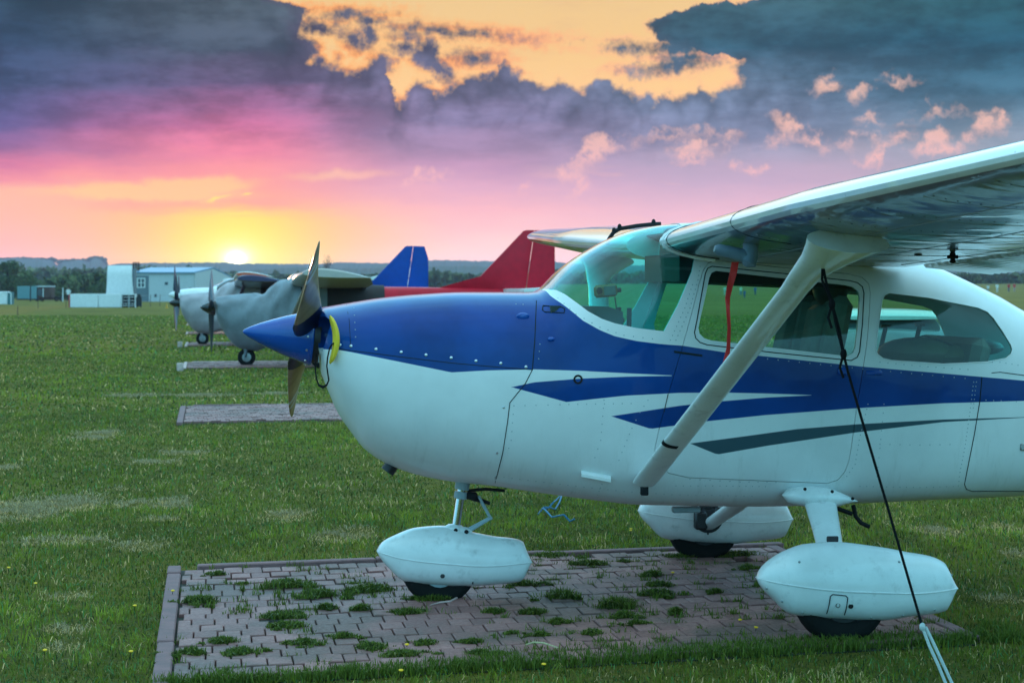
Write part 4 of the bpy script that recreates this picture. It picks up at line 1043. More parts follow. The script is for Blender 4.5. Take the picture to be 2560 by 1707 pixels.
def pad(O, lu, lv, seed, kerbm, detail=True, dip=True):
    rnd = random.Random(seed); PADS.append((O, lu, lv))
    bw, bh, gap = .105, .172, .0032; V = []; Fc = []; tone = []
    nrow = int(lv / bh)
    for r in range(nrow):
        off = (r % 2) * bw / 2 + (r % 3) * .012 - bw
        nb = int(lu / bw) + 2
        for i in range(nb):
            u0, u1 = off + i * bw, off + (i + 1) * bw; 
            u0 = max(0, u0); u1 = min(lu, u1)
            if u1 - u0 < .03: continue
            v0, v1 = r * bh, (r + 1) * bh
            if rnd.random() < .012: continue
            zc = .030 + rnd.uniform(-.004, .004)
            uc, vc = (u0 + u1) / 2, (v0 + v1) / 2
            if dip: zc -= .018 * math.exp(-((uc - .35) / .45) ** 2 - ((vc - lv * .62) / .75) ** 2); zc -= .008 * math.exp(-((uc - 2.3) / .5) ** 2 - ((vc - 1) / .5) ** 2)
            tx, ty = rnd.uniform(-.02, .02), rnd.uniform(-.03, .03); base = len(V); b = .0035
            wv = .0045
            top = [(u0 + gap, v0 + gap), (uc, v0 + gap + wv), (u1 - gap, v0 + gap), (u1 - gap, v1 - gap), (uc, v1 - gap + wv), (u0 + gap, v1 - gap)]
            sk = rnd.uniform(-.004, .004)
            for ring_, (ins, dz) in enumerate(((b, 0), (0, -b), (0, -.05))):
                for (u, v) in top:
                    uu = u + (ins if u < uc - 1e-6 else -ins if u > uc + 1e-6 else 0); vv = v + (ins if v < vc else -ins) + sk * (u - uc) / .1
                    p = O + PU * uu + PV * vv; V.append((p.x, p.y, zc + dz + tx * (u - uc) + ty * (v - vc)))
            n = 6
            Fc.append(tuple(base + k for k in range(n)))
            for a_ in (0, 1): Fc += [(base + a_ * n + k, base + (a_ + 1) * n + k, base + (a_ + 1) * n + (k + 1) % n, base + a_ * n + (k + 1) % n) for k in range(n)]
            tone += [rnd.random()] * 13
    o = obj('paving', V, Fc, M['paver'], smooth=False)
    at_ = o.data.attributes.new('tone', 'FLOAT', 'FACE'); at_.data.foreach_set('value', tone[:len(o.data.polygons)])
    tag(o, kind='structure')
    q = MB(); c = [O - PU * .05 - PV * .05, O + PU * (lu + .05) - PV * .05, O + PU * (lu + .05) + PV * (lv + .05), O - PU * .05 + PV * (lv + .05)]
    q.prism([Vector((p.x, p.y, -.04)) for p in c], (0, 0, .044)); o = q.build('paving_bed', M['jointsoil'], smooth=False); tag(o, kind='structure')
    def kerb_run(P0, d, length, side, wid=.072, hgt=.040):
        s_ = 0; q = MB()
        while s_ < length - .05:
            l_ = min(1.0, length - s_); c_ = P0 + d * (s_ + l_ / 2) + side * (wid / 2 + .006)
            q.box((c_.x, c_.y, hgt / 2 - .03 + rnd.uniform(-.005, .005)), (l_ - .008, wid, hgt + .05), Matrix.Rotation(math.atan2(d.y, d.x) + rnd.uniform(-.004, .004), 3, 'Z'), bev=.006); s_ += l_
        o = q.build('kerb', kerbm, smooth=True, sharp=30); tag(o, kind='structure')
    kerb_run(O - PV * .2, PV, lv + .22, -PU); kerb_run(O + PV * lv + PU * .08, PU, lu + .05, PV); kerb_run(O + PU * lu, PV, lv, PU)
o1 = Vector((-.285, 7.52, 0))
pad(o1, 3.42, 3.02, 3, M['kerb'])
def pad_at(pxl, pyl, lu, lv, seed, km):
    g = onground(pxl, pyl); pad(Vector((g.x, g.y, 0)), lu, lv, seed, km, dip=False)
pad_at(459, 1060, 4.2, 3.0, 5, M['kerb']); pad_at(466, 923, 4.2, 3.0, 6, M['kerb_grey']); pad_at(469, 866, 4.2, 3.0, 7, M['kerb_grey']); pad_at(470, 836, 4.2, 3.0, 8, M['kerb_grey']); pad_at(470, 814, 4.2, 3.0, 9, M['kerb_grey'])
def kerb_end_block(px, py, label):  # pale block stands in for the lit end of the kerb
    g = onground(px, py); q = MB(); q.box((g.x, g.y, .06), (.12, .12, .18), bev=.01); o = q.build('lit_kerb_end', M['kerb_grey']); tag(o, label, 'kerb end', 'lit kerb ends')
kerb_end_block(450, 927, 'lit kerb end as pale block at the corner of the covered red aircraft pad')
kerb_end_block(450, 868, 'lit kerb end block at the corner of the pad behind, left of the dark nose wheel')

# ---- grass blades
def vn(x, y, s, seed=0):
    x = x * s + seed * 17.3; y = y * s + seed * 9.1; xi = np.floor(x).astype(np.int64); yi = np.floor(y).astype(np.int64); fx = x - xi; fy = y - yi
    fx = fx * fx * (3 - 2 * fx); fy = fy * fy * (3 - 2 * fy)
    def h(a, b):
        n = (a * 374761393 + b * 668265263 + seed * 144269) & 0x7fffffff; n = ((n ^ (n >> 13)) * 1274126177) & 0x7fffffff; return ((n ^ (n >> 16)) & 0xffff) / 65535.0
    return (h(xi, yi) * (1 - fx) + h(xi + 1, yi) * fx) * (1 - fy) + (h(xi, yi + 1) * (1 - fx) + h(xi + 1, yi + 1) * fx) * fy
def fbm(x, y, s, seed=0, o=4):
    v = 0; a = .5; t = 0
    for i in range(o): v = v + a * vn(x, y, s * 2 ** i, seed + i); t += a; a *= .5
    return v / t
# straw patches seen in the turf: picture x, y, half width, half height
STRAW = [(60, 1275, 130, 28), (180, 1260, 80, 22), (160, 1355, 120, 12), (350, 1365, 70, 14), (340, 1262, 60, 10), (385, 1157, 60, 5), (470, 1134, 70, 5), (300, 1224, 45, 5), (160, 1495, 60, 9), (170, 1575, 60, 14), (150, 1620, 60, 16), (250, 1085, 50, 8), (230, 1095, 60, 6), (710, 1290, 70, 16), (830, 1345, 60, 14), (430, 1260, 60, 14), (880, 1335, 60, 18), (400, 1300, 60, 5), (2350, 1330, 60, 16), (2500, 1320, 60, 10), (2500, 1500, 60, 12), (2550, 1390, 60, 10), (20, 1170, 30, 8), (330, 990, 60, 4), (500, 990, 90, 3), (700, 985, 60, 3)]
SG = [(onground(a, b), c, d, b) for a, b, c, d in STRAW]
def strawness(x, y):
    s_ = np.zeros_like(x)
    for g, hw, hh, py in SG:
        sc = g.y / F; rx = hw * sc; ry = hh * sc * g.y / HC
        d2 = ((x - g.x) / rx) ** 2 + ((y - g.y) / max(ry, .08)) ** 2; s_ = np.maximum(s_, np.exp(-d2))
    return s_
def inpads(x, y, m_=.0):
    r = np.zeros(x.shape, bool)
    for O, lu, lv in PADS:
        # solve p = O + u PU + v PV
        det = PU.x * PV.y - PU.y * PV.x; dx = x - O.x; dy = y - O.y
        u = (dx * PV.y - dy * PV.x) / det; v = (PU.x * dy - PU.y * dx) / det
        r |= (u > -.055 + m_) & (u < lu + .05 - m_) & (v > .0 + m_) & (v < lv + .07 - m_)
    return r
def blades_mesh(name, x, y, z, h, w, col, mtl, lean=1.0):
    n = len(x); an = RNG.uniform(0, 2 * pi, n); la = RNG.uniform(0, 2 * pi, n); ll = np.abs(RNG.normal(0, lean, n)) * h
    cx_, sy_ = np.cos(an) * w / 2, np.sin(an) * w / 2; lx, ly = np.cos(la) * ll, np.sin(la) * ll
    V = np.empty((n, 5, 3), np.float32)
    V[:, 0] = np.stack([x - cx_, y - sy_, z - .004], 1); V[:, 1] = np.stack([x + cx_, y + sy_, z - .004], 1)
    V[:, 2] = np.stack([x + cx_ * .8 + lx * .4, y + sy_ * .8 + ly * .4, z + h * .6], 1); V[:, 3] = np.stack([x - cx_ * .8 + lx * .4, y - sy_ * .8 + ly * .4, z + h * .6], 1)
    V[:, 4] = np.stack([x + lx, y + ly, z + h * np.clip(1 - ll / h * .35, .3, 1)], 1)
    me = bpy.data.meshes.new(name); me.vertices.add(n * 5); me.vertices.foreach_set('co', V.reshape(-1))
    b = (np.arange(n) * 5)[:, None]; li = np.concatenate([b + np.array([[0, 1, 2, 3]]), b + np.array([[3, 2, 4]])], 1).astype(np.int32).reshape(-1)
    me.loops.add(len(li)); me.loops.foreach_set('vertex_index', li); me.polygons.add(n * 2)
    st = np.stack([np.arange(n) * 7, np.arange(n) * 7 + 4], 1).astype(np.int32).reshape(-1); me.polygons.foreach_set('loop_start', st)
    me.update(calc_edges=True)
    ca = me.color_attributes.new('tint', 'FLOAT_COLOR', 'POINT'); C_ = np.ones((n, 5, 4), np.float32); C_[:, :, :3] = col[:, None, :]; ca.data.foreach_set('color', C_.reshape(-1))
    return link(name, me, mtl, None, smooth=False)
def bladematl():
    m = bpy.data.materials.new('grass_blade'); m.use_nodes = True; T = NT(m.node_tree); p = T.n['Principled BSDF']
    a = T.new('ShaderNodeAttribute', attribute_name='tint'); T.l.new(a.outputs['Color'], p.inputs['Base Color']); p.inputs['Roughness'].default_value = .55; p.inputs['Specular IOR Level'].default_value = .25
    tr = T.new('ShaderNodeBsdfTranslucent'); T.l.new(a.outputs['Color'], tr.inputs[0]); mx = T.new('ShaderNodeMixShader'); mx.inputs[0].default_value = .3
    T.l.new(p.outputs[0], mx.inputs[1]); T.l.new(tr.outputs[0], mx.inputs[2]); T.l.new(mx.outputs[0], T.n['Material Output'].inputs[0]); return m
M['blade'] = bladematl()
def turf():
    X, Y, H_, W_, = [], [], [], []
    for (z0, z1, dens, h, w) in ((6.6, 9.5, 5200, .034, .0042), (9.5, 14, 3200, .034, .0052), (14, 24, 1300, .036, .008), (24, 45, 330, .038, .018), (45, 110, 40, .05, .05)):
        area = .66 * (z1 ** 2 - z0 ** 2) / 2; n = int(area * dens); d = np.sqrt(RNG.uniform(z0 * z0, z1 * z1, n)); r = RNG.uniform(-.33, .33, n) * d
        x = d * sin(A) + r * cos(A); y = d * cos(A) - r * sin(A)
        k = ~inpads(x, y)
        big = fbm(x, y, .9, 3); keep = RNG.uniform(0, 1, n) < (.55 + .6 * big)
        k &= keep; x, y = x[k], y[k]; X.append(x); Y.append(y); nn = len(x)
        H_.append(np.full(nn, h)); W_.append(np.full(nn, w))
    x = np.concatenate(X); y = np.concatenate(Y); h = np.concatenate(H_); w = np.concatenate(W_); n = len(x)
    s_ = strawness(x, y) * (.5 + fbm(x, y, 4.0, 8)); st = np.clip((s_ - .22) * 1.9, 0, 1)
    f1 = fbm(x, y, .55, 21); f2 = fbm(x, y, 3.2, 31); f3 = RNG.uniform(0, 1, n)
    lush = np.clip((f1 - .38) * 3.2, 0, 1)
    g1 = np.array([.065, .10, .011]); g2 = np.array([.30, .34, .028]); gb = np.array([.07, .17, .05]); dry = np.array([.90, .58, .27]); dk = np.array([.035, .06, .012])
    col = g1 + (g2 - g1) * (f2 * .7 + f3 * .5)[:, None]
    f9 = fbm(x, y, 11.0, 41, 2); col = col * ((1 - .35 * (1 - lush)) * (.15 + 1.2 * f9 + .5 * f2))[:, None] 
    m_ = f3 > .86; col[m_] = gb * (1 + RNG.uniform(0, .8, m_.sum()))[:, None]
    dr = (RNG.uniform(0, 1, n) < np.clip(.008 + st * .95 + (1 - lush) * .05 + np.clip(f2 - .62, 0, 1) * 1.2, 0, .93)); col[dr] = dry * RNG.uniform(.5, 1.15, dr.sum())[:, None]
    dd = RNG.uniform(0, 1, n) < np.clip(.42 - .5 * f9, .04, .4); col[dd] = dk
    far = np.clip((y - 30) / 60, 0, 1)[:, None]; col = col * (1 - .0 * far) + far * np.array([.012, .012, .002])
    h = h * (.35 + .95 * RNG.uniform(0, 1, n) ** 2.5) * (.2 + 1.6 * f9) * (.65 + .75 * f2 + .25 * lush) * (1 - .6 * st)
    # a longer fringe along the near edge of the pad
    z = np.zeros(n)
    o = blades_mesh('grass', x, y, z, h, w, col, M['blade'])
    tag(o, kind='stuff')
    return n
NB = turf()
def thatch():
    X, Y = [], []
    for g, hw, hh, py in SG:
        sc = g.y / F; rx = hw * sc; ry = max(.07, hh * sc * g.y / HC); n = int(min(9000, 1700 * rx * ry * 4))
        a = RNG.normal(0, .5, (n, 2)); x = g.x + a[:, 0] * rx; y = g.y + a[:, 1] * ry; k = (fbm(x, y, 7.0, 91) > RNG.uniform(.38, .62, n)) & ~inpads(x, y); X.append(x[k]); Y.append(y[k])
    x = np.concatenate(X); y = np.concatenate(Y); n = len(x); f = RNG.uniform(.55, 1, n); z = np.full(n, .010) + .012 * RNG.uniform(0, 1, n)
    far = y / 9.0
    o = blades_mesh('dry_thatch', x, y, z, np.full(n, .022) * RNG.uniform(.5, 1.2, n), .0042 * far, np.array([.50, .40, .22]) * f[:, None], M['blade'], 1.6); tag(o, kind='stuff')
thatch()
def clump_points(cx, cy, rx, ry, n):
    a = RNG.normal(0, .45, (n, 2)); return cx + a[:, 0] * rx, cy + a[:, 1] * ry
def fringe():
    X, Y = [], []
    O, lu, lv = PADS[0]
    # ragged turf edge creeping over the near side, and tufts in the joints
    for i in range(420):
        u = RNG.uniform(-.05, lu + .3); v = -.06 + abs(RNG.normal(0, .10)) * (1.4 if u > 1.2 else .7); p = O + PU * u + PV * v; a, b = clump_points(p.x, p.y, .06, .035, 38); X.append(a); Y.append(b)
    for i in range(620):
        u = RNG.uniform(0, lu); v = RNG.uniform(0, lv); p = O + PU * u + PV * (round(v / .172) * .172 if i % 3 else v); 
        if fbm(np.array([p.x]), np.array([p.y]), 1.3, 77)[0] + (.10 if u > 1.2 else 0) < RNG.uniform(.35, .7): continue
        a, b = clump_points(p.x, p.y, RNG.uniform(.015, .07), RNG.uniform(.008, .03), int(RNG.uniform(8, 34))); X.append(a); Y.append(b)
    x = np.concatenate(X); y = np.concatenate(Y); n = len(x); f = RNG.uniform(0, 1, n)
    col = np.array([.06, .10, .014]) + np.array([.11, .12, .014]) * f[:, None]
    h = .018 + .042 * RNG.uniform(0, 1, n) ** 2; o = blades_mesh('grass_fringe', x, y, np.full(n, .012), h, np.full(n, .0048), col, M['blade'], .6); tag(o, kind='stuff')
fringe()
WEEDS = [(1465, 1425, 45, 1), (655*1, 1515, 0, 0), (720, 1475, 75, 1), (800, 1500, 60, 1), (925, 1490, 70, 1.2), (655, 1570, 0, 0), (545, 1450, 25, .8), (820, 1535, 26, .9), (700, 1555, 60, .9), (720, 1580, 55, .8), (500, 1515, 50, .9), (905, 1540, 28, 1), (1005, 1500, 0, 0), (1060, 1512, 40, .9), (1020, 1548, 50, .9), (1140, 1520, 0, 0), (1230, 1545, 30, .8), (1310, 1476, 50, .9), (1405, 1510, 45, 1.5), (1330, 1548, 35, .9), (1395, 1572, 30, .8), (1540, 1530, 60, 1.4), (1490, 1425, 35, .9), (1630, 1452, 35, 1), (1640, 1500, 55, 1.0), (1690, 1545, 22, .8), (1790, 1495, 20, .8), (1560, 1555, 40, .9), (1590, 1575, 30, .7), (1340, 1560, 0, 0), (1000, 1580, 0, 0), (560, 1620, 45, .8), (600, 1650, 60, .9), (480, 1650, 40, .9), (760, 1625, 45, .8), (860, 1610, 40, .8), (930, 1635, 50, .8), (1060, 1625, 35, .7), (1180, 1622, 30, .7), (1280, 1600, 25, .6), (1350, 1603, 22, .6), (1650, 1478, 40, .9), (1870, 1435, 30, .9), (1905, 1475, 25, .8), (1480, 1600, 35, .8), (700, 1600, 0, 0), (1000, 1655, 60, .8), (1200, 1654, 50, .8), (1080, 1385, 0, 0), (1085, 1515, 45, .9), (1370, 1402, 60, .8), (1700, 1405, 50, .8), (1850, 1400, 60, .9), (1560, 1418, 25, .6)]
def weeds():
    grp = 'weed tufts growing between the pavers'; k = 0
    for (px, py, hw, hs) in WEEDS:
        if hw == 0: continue
        g = onground(px, py); sc = g.y / F; rx = hw * sc; n = int(150 + hw * 9)
        x, y = clump_points(g.x, g.y, rx * .75, rx * .40, n)
        for q_ in range(5):
            n_ = int(n * .16); a_, b_ = clump_points(g.x + RNG.normal(0, .75) * rx, g.y + RNG.normal(0, .5) * rx, rx * .28, rx * .16, n_); x = np.concatenate([x, a_]); y = np.concatenate([y, b_])
        n = len(x); f = RNG.uniform(0, 1, n)
        col = np.array([.05, .085, .014]) + np.array([.16, .17, .02]) * (f ** 1.5)[:, None]; ye = f > .965; col[ye] = np.array([.2, .2, .05])
        d = np.sqrt(((x - g.x) / rx) ** 2 + ((y - g.y) / (rx * .62)) ** 2)
        h = (.014 + .034 * RNG.uniform(0, 1, n) ** 1.5) * hs * np.clip(1.15 - .45 * d, .35, 1.2)
        o = blades_mesh('weed_tuft', x - g.x, y - g.y, np.full(n, .026), h, RNG.uniform(.003, .008, n), col, M['blade'], 1.0); o.location = (g.x, g.y, 0)
        tag(o, 'low dark green weed tuft growing in the joints of the brick pad', 'weed', grp)
weeds()
# dandelions
M['petal'] = mat('dandelion_petal', (.85, .48, .01), .7)
for (px, py) in [(1888, 1592), (1848, 1570), (1576, 1342), (1046, 1198), (1357, 1690), (1000, 1703), (1015, 1632), (430, 1500), (87, 1475), (110, 1652), (1680, 1448), (325, 1650), (2030, 1594), (1575, 1348), (2160, 1582), (20, 1437), (335, 1540)]:
    g = onground(px, py); h = random.uniform(.035, .06); q = MB()
    t = thing('dandelion', Vector((g.x, g.y, 0)), 'small yellow dandelion flower standing in the turf', 'flower', 'dandelions in the turf')
    q.tube([(g.x, g.y, 0), (g.x + .004, g.y, h)], .0014, 5); q.build('stem', M['blade'], t)
    q = MB(); q.lathe((g.x + .004, g.y, h - .003), (0, -.2, 1), [(0, .003), (.003, .009), (.006, .010), (.008, .006)], 10); q.build('flower_head', M['petal'], t)
# blue twine and dry stalks
M['twine'] = mat('blue_twine', (.01, .16, .32), .6)
q = MB(); tw = [(1345, 1292), (1360, 1282), (1375, 1290), (1388, 1280), (1400, 1266), (1406, 1252), (1400, 1246), (1392, 1262), (1384, 1276), (1370, 1278), (1356, 1285), (1362, 1295), (1380, 1300), (1395, 1304), (1410, 1309), (1425, 1310), (1436, 1312)]
P = [onground(x, y) + Vector((0, 0, .02 + .02 * (i % 3))) for i, (x, y) in enumerate(tw)]; q.tube(P, .006, 6); o = q.build('twine', M['twine']); tag(o, 'tangled blue twine lying in the grass beyond the nose wheel', 'twine')
q = MB(); P = [onground(x, y) + Vector((0, 0, .035)) for x, y in ((1075, 1530), (1100, 1523), (1125, 1521), (1141, 1512), (1146, 1508))]; q.tube(P, [.002, .004, .005, .006, .003], 6); o = q.build('dry_stalk', M['kerb_grey']); tag(o, 'pale dry stalk on the bricks behind the nose wheel', 'stalk')
M['straw'] = mat('straw', (.5, .45, .25), .8)
q = MB(); P = [onground(x, y) + Vector((0, 0, .05)) for x, y in ((1315, 1640), (1335, 1634), (1360, 1636), (1395, 1648))]; q.tube(P, [.003, .004, .004, .002], 6); o = q.build('dry_stalk', M['straw']); tag(o, 'bent straw coloured stalk in the turf at the near edge of the pad', 'stalk')
# ================================================================== BACKGROUND
def GB(px, py_base, z):
    """point on the terrain at depth z under picture column px"""
    p = deep(px, py_base, z); return Vector((p.x, p.y, gz(p.x, p.y)))
def leafmat(name, c1, c2):
    m = bpy.data.materials.new(name); m.use_nodes = True; T = NT(m.node_tree); p = T.n['Principled BSDF']
    a = T.new('ShaderNodeAttribute', attribute_name='tone'); T.l.new(T.mix(a.outputs['Fac'], c1 + (1,), c2 + (1,)), p.inputs['Base Color']); p.inputs['Roughness'].default_value = .9; p.inputs['Specular IOR Level'].default_value = .1; return m
M['leaf'] = leafmat('tree_leaves', (.06, .095, .05), (.15, .18, .08)); M['leafb'] = leafmat('willow_leaves', (.04, .08, .04), (.11, .16, .07)); M['leafr'] = leafmat('bare_twigs', (.03, .02, .014), (.06, .045, .02))
M['bark'] = mat('bark', (.05, .035, .025), .95, var=.3)
def leaf_cloud(C_, R_, n, size, rnd=RNG, hollow_=.35):
    """n small quads scattered through an ellipsoid shell volume"""
    d = rnd.normal(0, 1, (n, 3)); d /= np.linalg.norm(d, axis=1)[:, None]; r = rnd.uniform(hollow_, 1, n) ** .6
    lump = 1 + .22 * np.sin(d[:, 0] * 5 + C_[0]) * np.cos(d[:, 2] * 6 + C_[1]) + .12 * np.sin(d[:, 1] * 9)
    P = np.array(C_) + d * (r * lump)[:, None] * np.array(R_)
    a = rnd.normal(0, 1, (n, 3)); a /= np.linalg.norm(a, axis=1)[:, None]; b = np.cross(a, rnd.normal(0, 1, (n, 3))); b /= np.linalg.norm(b, axis=1)[:, None]
    s_ = (size * rnd.uniform(.5, 1.3, n))[:, None]
    return np.stack([P - a * s_ - b * s_ * .6, P + a * s_ - b * s_ * .5, P + a * s_ * .8 + b * s_ * .6, P - a * s_ * .7 + b * s_ * .7], 1)
def quads(name, Q, mtl, parent=None, L=Vector((0, 0, 0))):
    n = len(Q); me = bpy.data.meshes.new(name); me.vertices.add(n * 4); me.vertices.foreach_set('co', (Q.reshape(-1, 3) - np.array(L)).astype(np.float32).reshape(-1))
    me.loops.add(n * 4); me.loops.foreach_set('vertex_index', np.arange(n * 4, dtype=np.int32)); me.polygons.add(n); me.polygons.foreach_set('loop_start', (np.arange(n) * 4).astype(np.int32)); me.update(calc_edges=True)
    t = me.attributes.new('tone', 'FLOAT', 'FACE'); t.data.foreach_set('value', RNG.uniform(0, 1, n).astype(np.float32))
    return link(name, me, mtl, parent, smooth=False)
def tree(px, ztop_px, z, wpx, label, mtl=None, trunk=.35, n=1400, group='trees beyond the airfield', cat='tree', dens=1.0, base_py=745):
    g = GB(px, 740, z); H = (YH - ztop_px) * z / F + HC - g.z; W = wpx * z / F
    t = thing('tree', g, label, cat, group)
    q = MB(); q.tube([g - Vector((0, 0, .3)), g + Vector((W * .03, 0, H * .3)), g + Vector((-W * .03, 0, H * .55)), g + Vector((0, 0, H * .85))], [H * .035, H * .026, H * .018, H * .005], 8)
    rr = random.Random(int(px))
    for i in range(6):
        an = rr.uniform(0, 2 * pi); b0 = g + Vector((0, 0, H * rr.uniform(.3, .6))); q.tube([b0, b0 + Vector((cos(an) * W * .2, sin(an) * W * .2, H * .12)), b0 + Vector((cos(an) * W * .38, sin(an) * W * .38, H * .24))], [H * .012, H * .008, H * .003], 6)
    q.build('trunk', M['bark'], t)
    Q = []; k = 9
    for i in range(k):
        an = rr.uniform(0, 2 * pi); rad = rr.uniform(.05, .62) * W * .5; cz = rr.uniform(trunk, .86) * H; s_ = rr.uniform(.24, .42)
        sh = 1 - .5 * abs(cz / H - .58)
        Q.append(leaf_cloud((g.x + cos(an) * rad * sh, g.y + sin(an) * rad * sh, g.z + cz), (W * s_, W * s_, H * .17), int(n / k * dens), W * .028))
    quads('crown', np.concatenate(Q), mtl or M['leaf'], t, g)
    return t
def wood(name, pts, z, dz, n, size, mtl, label=None, base=742):
    """a far-off wood that reads as one mass: crowns follow the listed skyline"""
    Q = []; xs = [p[0] for p in pts]; f = pchip(xs, [p[1] for p in pts]); x = xs[0]; rr = random.Random(int(z)); step = 10 * 300 / z if z > 300 else 14
    m_ = int((xs[-1] - xs[0]) / step) + 1; per = max(20, n // m_)
    for i in range(m_):
        px = xs[0] + i * step + rr.uniform(-3, 3); zz = z + rr.uniform(-dz, dz); g = GB(px, 740, zz); H = (YH - f(px) + rr.uniform(-3, 2)) * zz / F + HC - g.z; W = step * zz / F * rr.uniform(1.0, 1.7)
        Q.append(leaf_cloud((g.x, g.y, g.z + H * .52), (W, W, H * .5), per, size))
    o = quads(name, np.concatenate(Q), mtl); tag(o, kind='stuff'); return o
wood('wood', [(-420, 700), (-200, 690), (20, 700), (60, 690), (95, 712), (130, 700), (190, 694), (260, 690), (330, 700), (420, 705), (520, 700), (560, 702), (620, 706)], 330, 25, 26000, .75, M['leaf'])
wood('wood', [(620, 705), (700, 702), (760, 698), (830, 696), (900, 692), (1000, 690), (1060, 680), (1100, 684), (1180, 690), (1300, 692), (1420, 690), (1480, 684), (1520, 690), (1600, 688), (1700, 686), (1800, 690), (2000, 688), (2300, 690), (2700, 690), (3000, 690)], 640, 60, 30000, 1.3, M['leaf'])
wood('wood', [(-500, 672), (-300, 676), (0, 672), (60, 674), (150, 676), (260, 676), (330, 672), (420, 676), (520, 682), (640, 690), (760, 690)], 760, 60, 16000, 1.6, M['leaf'])
tree(20, 651, 300, 90, 'tall round green tree at the left edge of the airfield', M['leafb'], n=2600)
tree(62, 672, 295, 60, 'smaller round tree right of the tall tree, above the trailer', M['leafb'], n=1600)
tree(248, 696, 275, 40, 'pale green bush left of the tall white panel', M['leafb'], trunk=.12, n=1500)
tree(228, 712, 268, 34, 'low willow bush in front of the bush beside the panel', M['leafb'], trunk=.12, n=1200)
tree(170, 704, 310, 60, 'broad dark tree in the middle of the left wood', M['leaf'], n=2000)
tree(818, 635, 420, 30, 'thin crowned tree standing up over the ridge beside the propeller', M['leafr'], trunk=.62, n=420)
tree(812, 664, 400, 60, 'dark tree just right of the propeller tip, under the thin tree', M['leaf'], n=1600)
tree(1378, 637, 430, 24, 'thin tree seen between the red rudder and the windshield', M['leafr'], trunk=.6, n=420)
tree(1392, 662, 420, 60, 'broad tree under the thin tree next to the windshield', M['leaf'], n=1400)
tree(1062, 668, 430, 26, 'tall shrub right of the blue rudder', M['leaf'], n=900)
tree(905, 688, 400, 30, 'dark bush left of the blue fin', M['leaf'], n=700)

# ---- hills
M['hill'] = mat('hill_forest', (.030, .050, .028), 1, var=.35, vscale=.02)
def hill(pts, z, depth, bump):
    f = pchip([p[0] for p in pts], [p[1] for p in pts]); rows = []; N = 1400; x0, x1 = pts[0][0], pts[-1][0]
    rr = random.Random(int(z)); jag = [rr.uniform(-bump, bump * .6) for _ in range(N + 1)]
    for k, (dd, hh) in enumerate(((-depth, 0), (-depth * .5, .55), (-depth * .15, .93), (0, 1), (depth * .3, .9), (depth, .0))):
        r = []
        for i in range(N + 1):
            px = lerp(x0, x1, i / N); zz = z + dd; top = (YH - f(px)) * z / F + HC + (jag[i] * z / F if hh > .8 else 0)
            p = deep(px, YH, zz); r.append((p.x, p.y, lerp(-3, top, hh)))
        rows.append(r)
    mb = MB(); mb.loft(rows, cap=False, closed=False); o = mb.build('hills', M['hill'], smooth=False); tag(o, kind='structure')
hill([(-2600, 664), (-1500, 660), (-600, 650), (0, 645), (60, 643), (125, 647), (136, 653), (145, 664), (151, 656), (160, 652), (175, 650), (200, 648), (222, 652), (230, 646), (243, 642), (255, 648), (263, 660), (280, 662), (300, 658), (420, 657), (470, 656.5), (560, 656), (590, 659), (640, 659), (760, 660), (860, 656), (950, 657), (1060, 651), (1130, 650), (1200, 652), (1370, 653), (1440, 659), (1520, 662), (1800, 664), (2300, 660), (2900, 662), (4200, 660), (5500, 664)], 2400, 500, 1.6)
hill([(-2600, 672), (-600, 668), (0, 664), (260, 676), (420, 684), (600, 676), (760, 668), (900, 670), (1100, 664), (1300, 668), (1500, 674), (2000, 674), (2600, 672), (5500, 672)], 1500, 260, 2.2)
# ridge-top trees that stand out singly
def ridge_tree(px, top, w, z=2350):
    p = deep(px, YH, z); H = 14 * z / F; zt = (YH - top) * z / F + HC; W = w * z / F
    t = thing('tree', Vector((p.x, p.y, zt - H)), 'round dark tree on the skyline of the left ridge', 'tree', 'round trees on the left skyline')
    q = MB(); q.tube([(p.x, p.y, zt - H), (p.x, p.y, zt - H * .3)], [W * .05, W * .02], 6); q.build('trunk', M['bark'], t)
    quads('crown', np.concatenate([leaf_cloud((p.x + dx * W, p.y, zt - H * hh), (W * .3, W * .3, H * .42), 260, W * .06) for dx, hh in ((-.25, .55), (0, .42), (.25, .55))]), M['leaf'], t, Vector((p.x, p.y, zt - H)))
for a in ((130, 643, 26), (160, 648, 34), (186, 647, 36), (212, 647, 36), (242, 641, 46), (256, 650, 24), (60, 644, 60), (100, 645, 50), (20, 645, 60)): ridge_tree(*a)

# ---- airfield buildings and clutter on the left
M['bwall'] = mat('pale_blue_cladding', (.52, .56, .60), .6, var=.06); M['bgrey'] = mat('grey_cladding', (.13, .18, .22), .6, var=.08); M['bgable'] = mat('white_cladding', (.5, .52, .54), .6, var=.06)
M['roof'] = mat('blue_metal_roof', (.10, .27, .42), .35, metal=.3, var=.08); M['winw'] = mat('window_frame_white', (.7, .75, .78), .5); M['wing_glass'] = mat('window_glass', (.03, .06, .08), .08, coat=1)
M['redtrim'] = mat('red_trim', (.45, .05, .04), .6); M['panelw'] = mat('white_panel', (.78, .78, .80), .45, var=.06); M['rust'] = mat('rusty_brown', (.09, .05, .04), .9, var=.3); M['teal'] = mat('teal_paint', (.03, .17, .19), .5); M['container'] = mat('pale_teal_metal', (.12, .27, .31), .55, var=.1); M['darkbox'] = mat('dark_inside', (.01, .02, .022), .8)
def frame_of(px, z):
    o = GB(px, 740, z); return o
def W_(o, r, d, h):
    """offset in camera-plan axes: r right, d deep, h up"""
    return o + RGT * r + FWD * d + UP * h
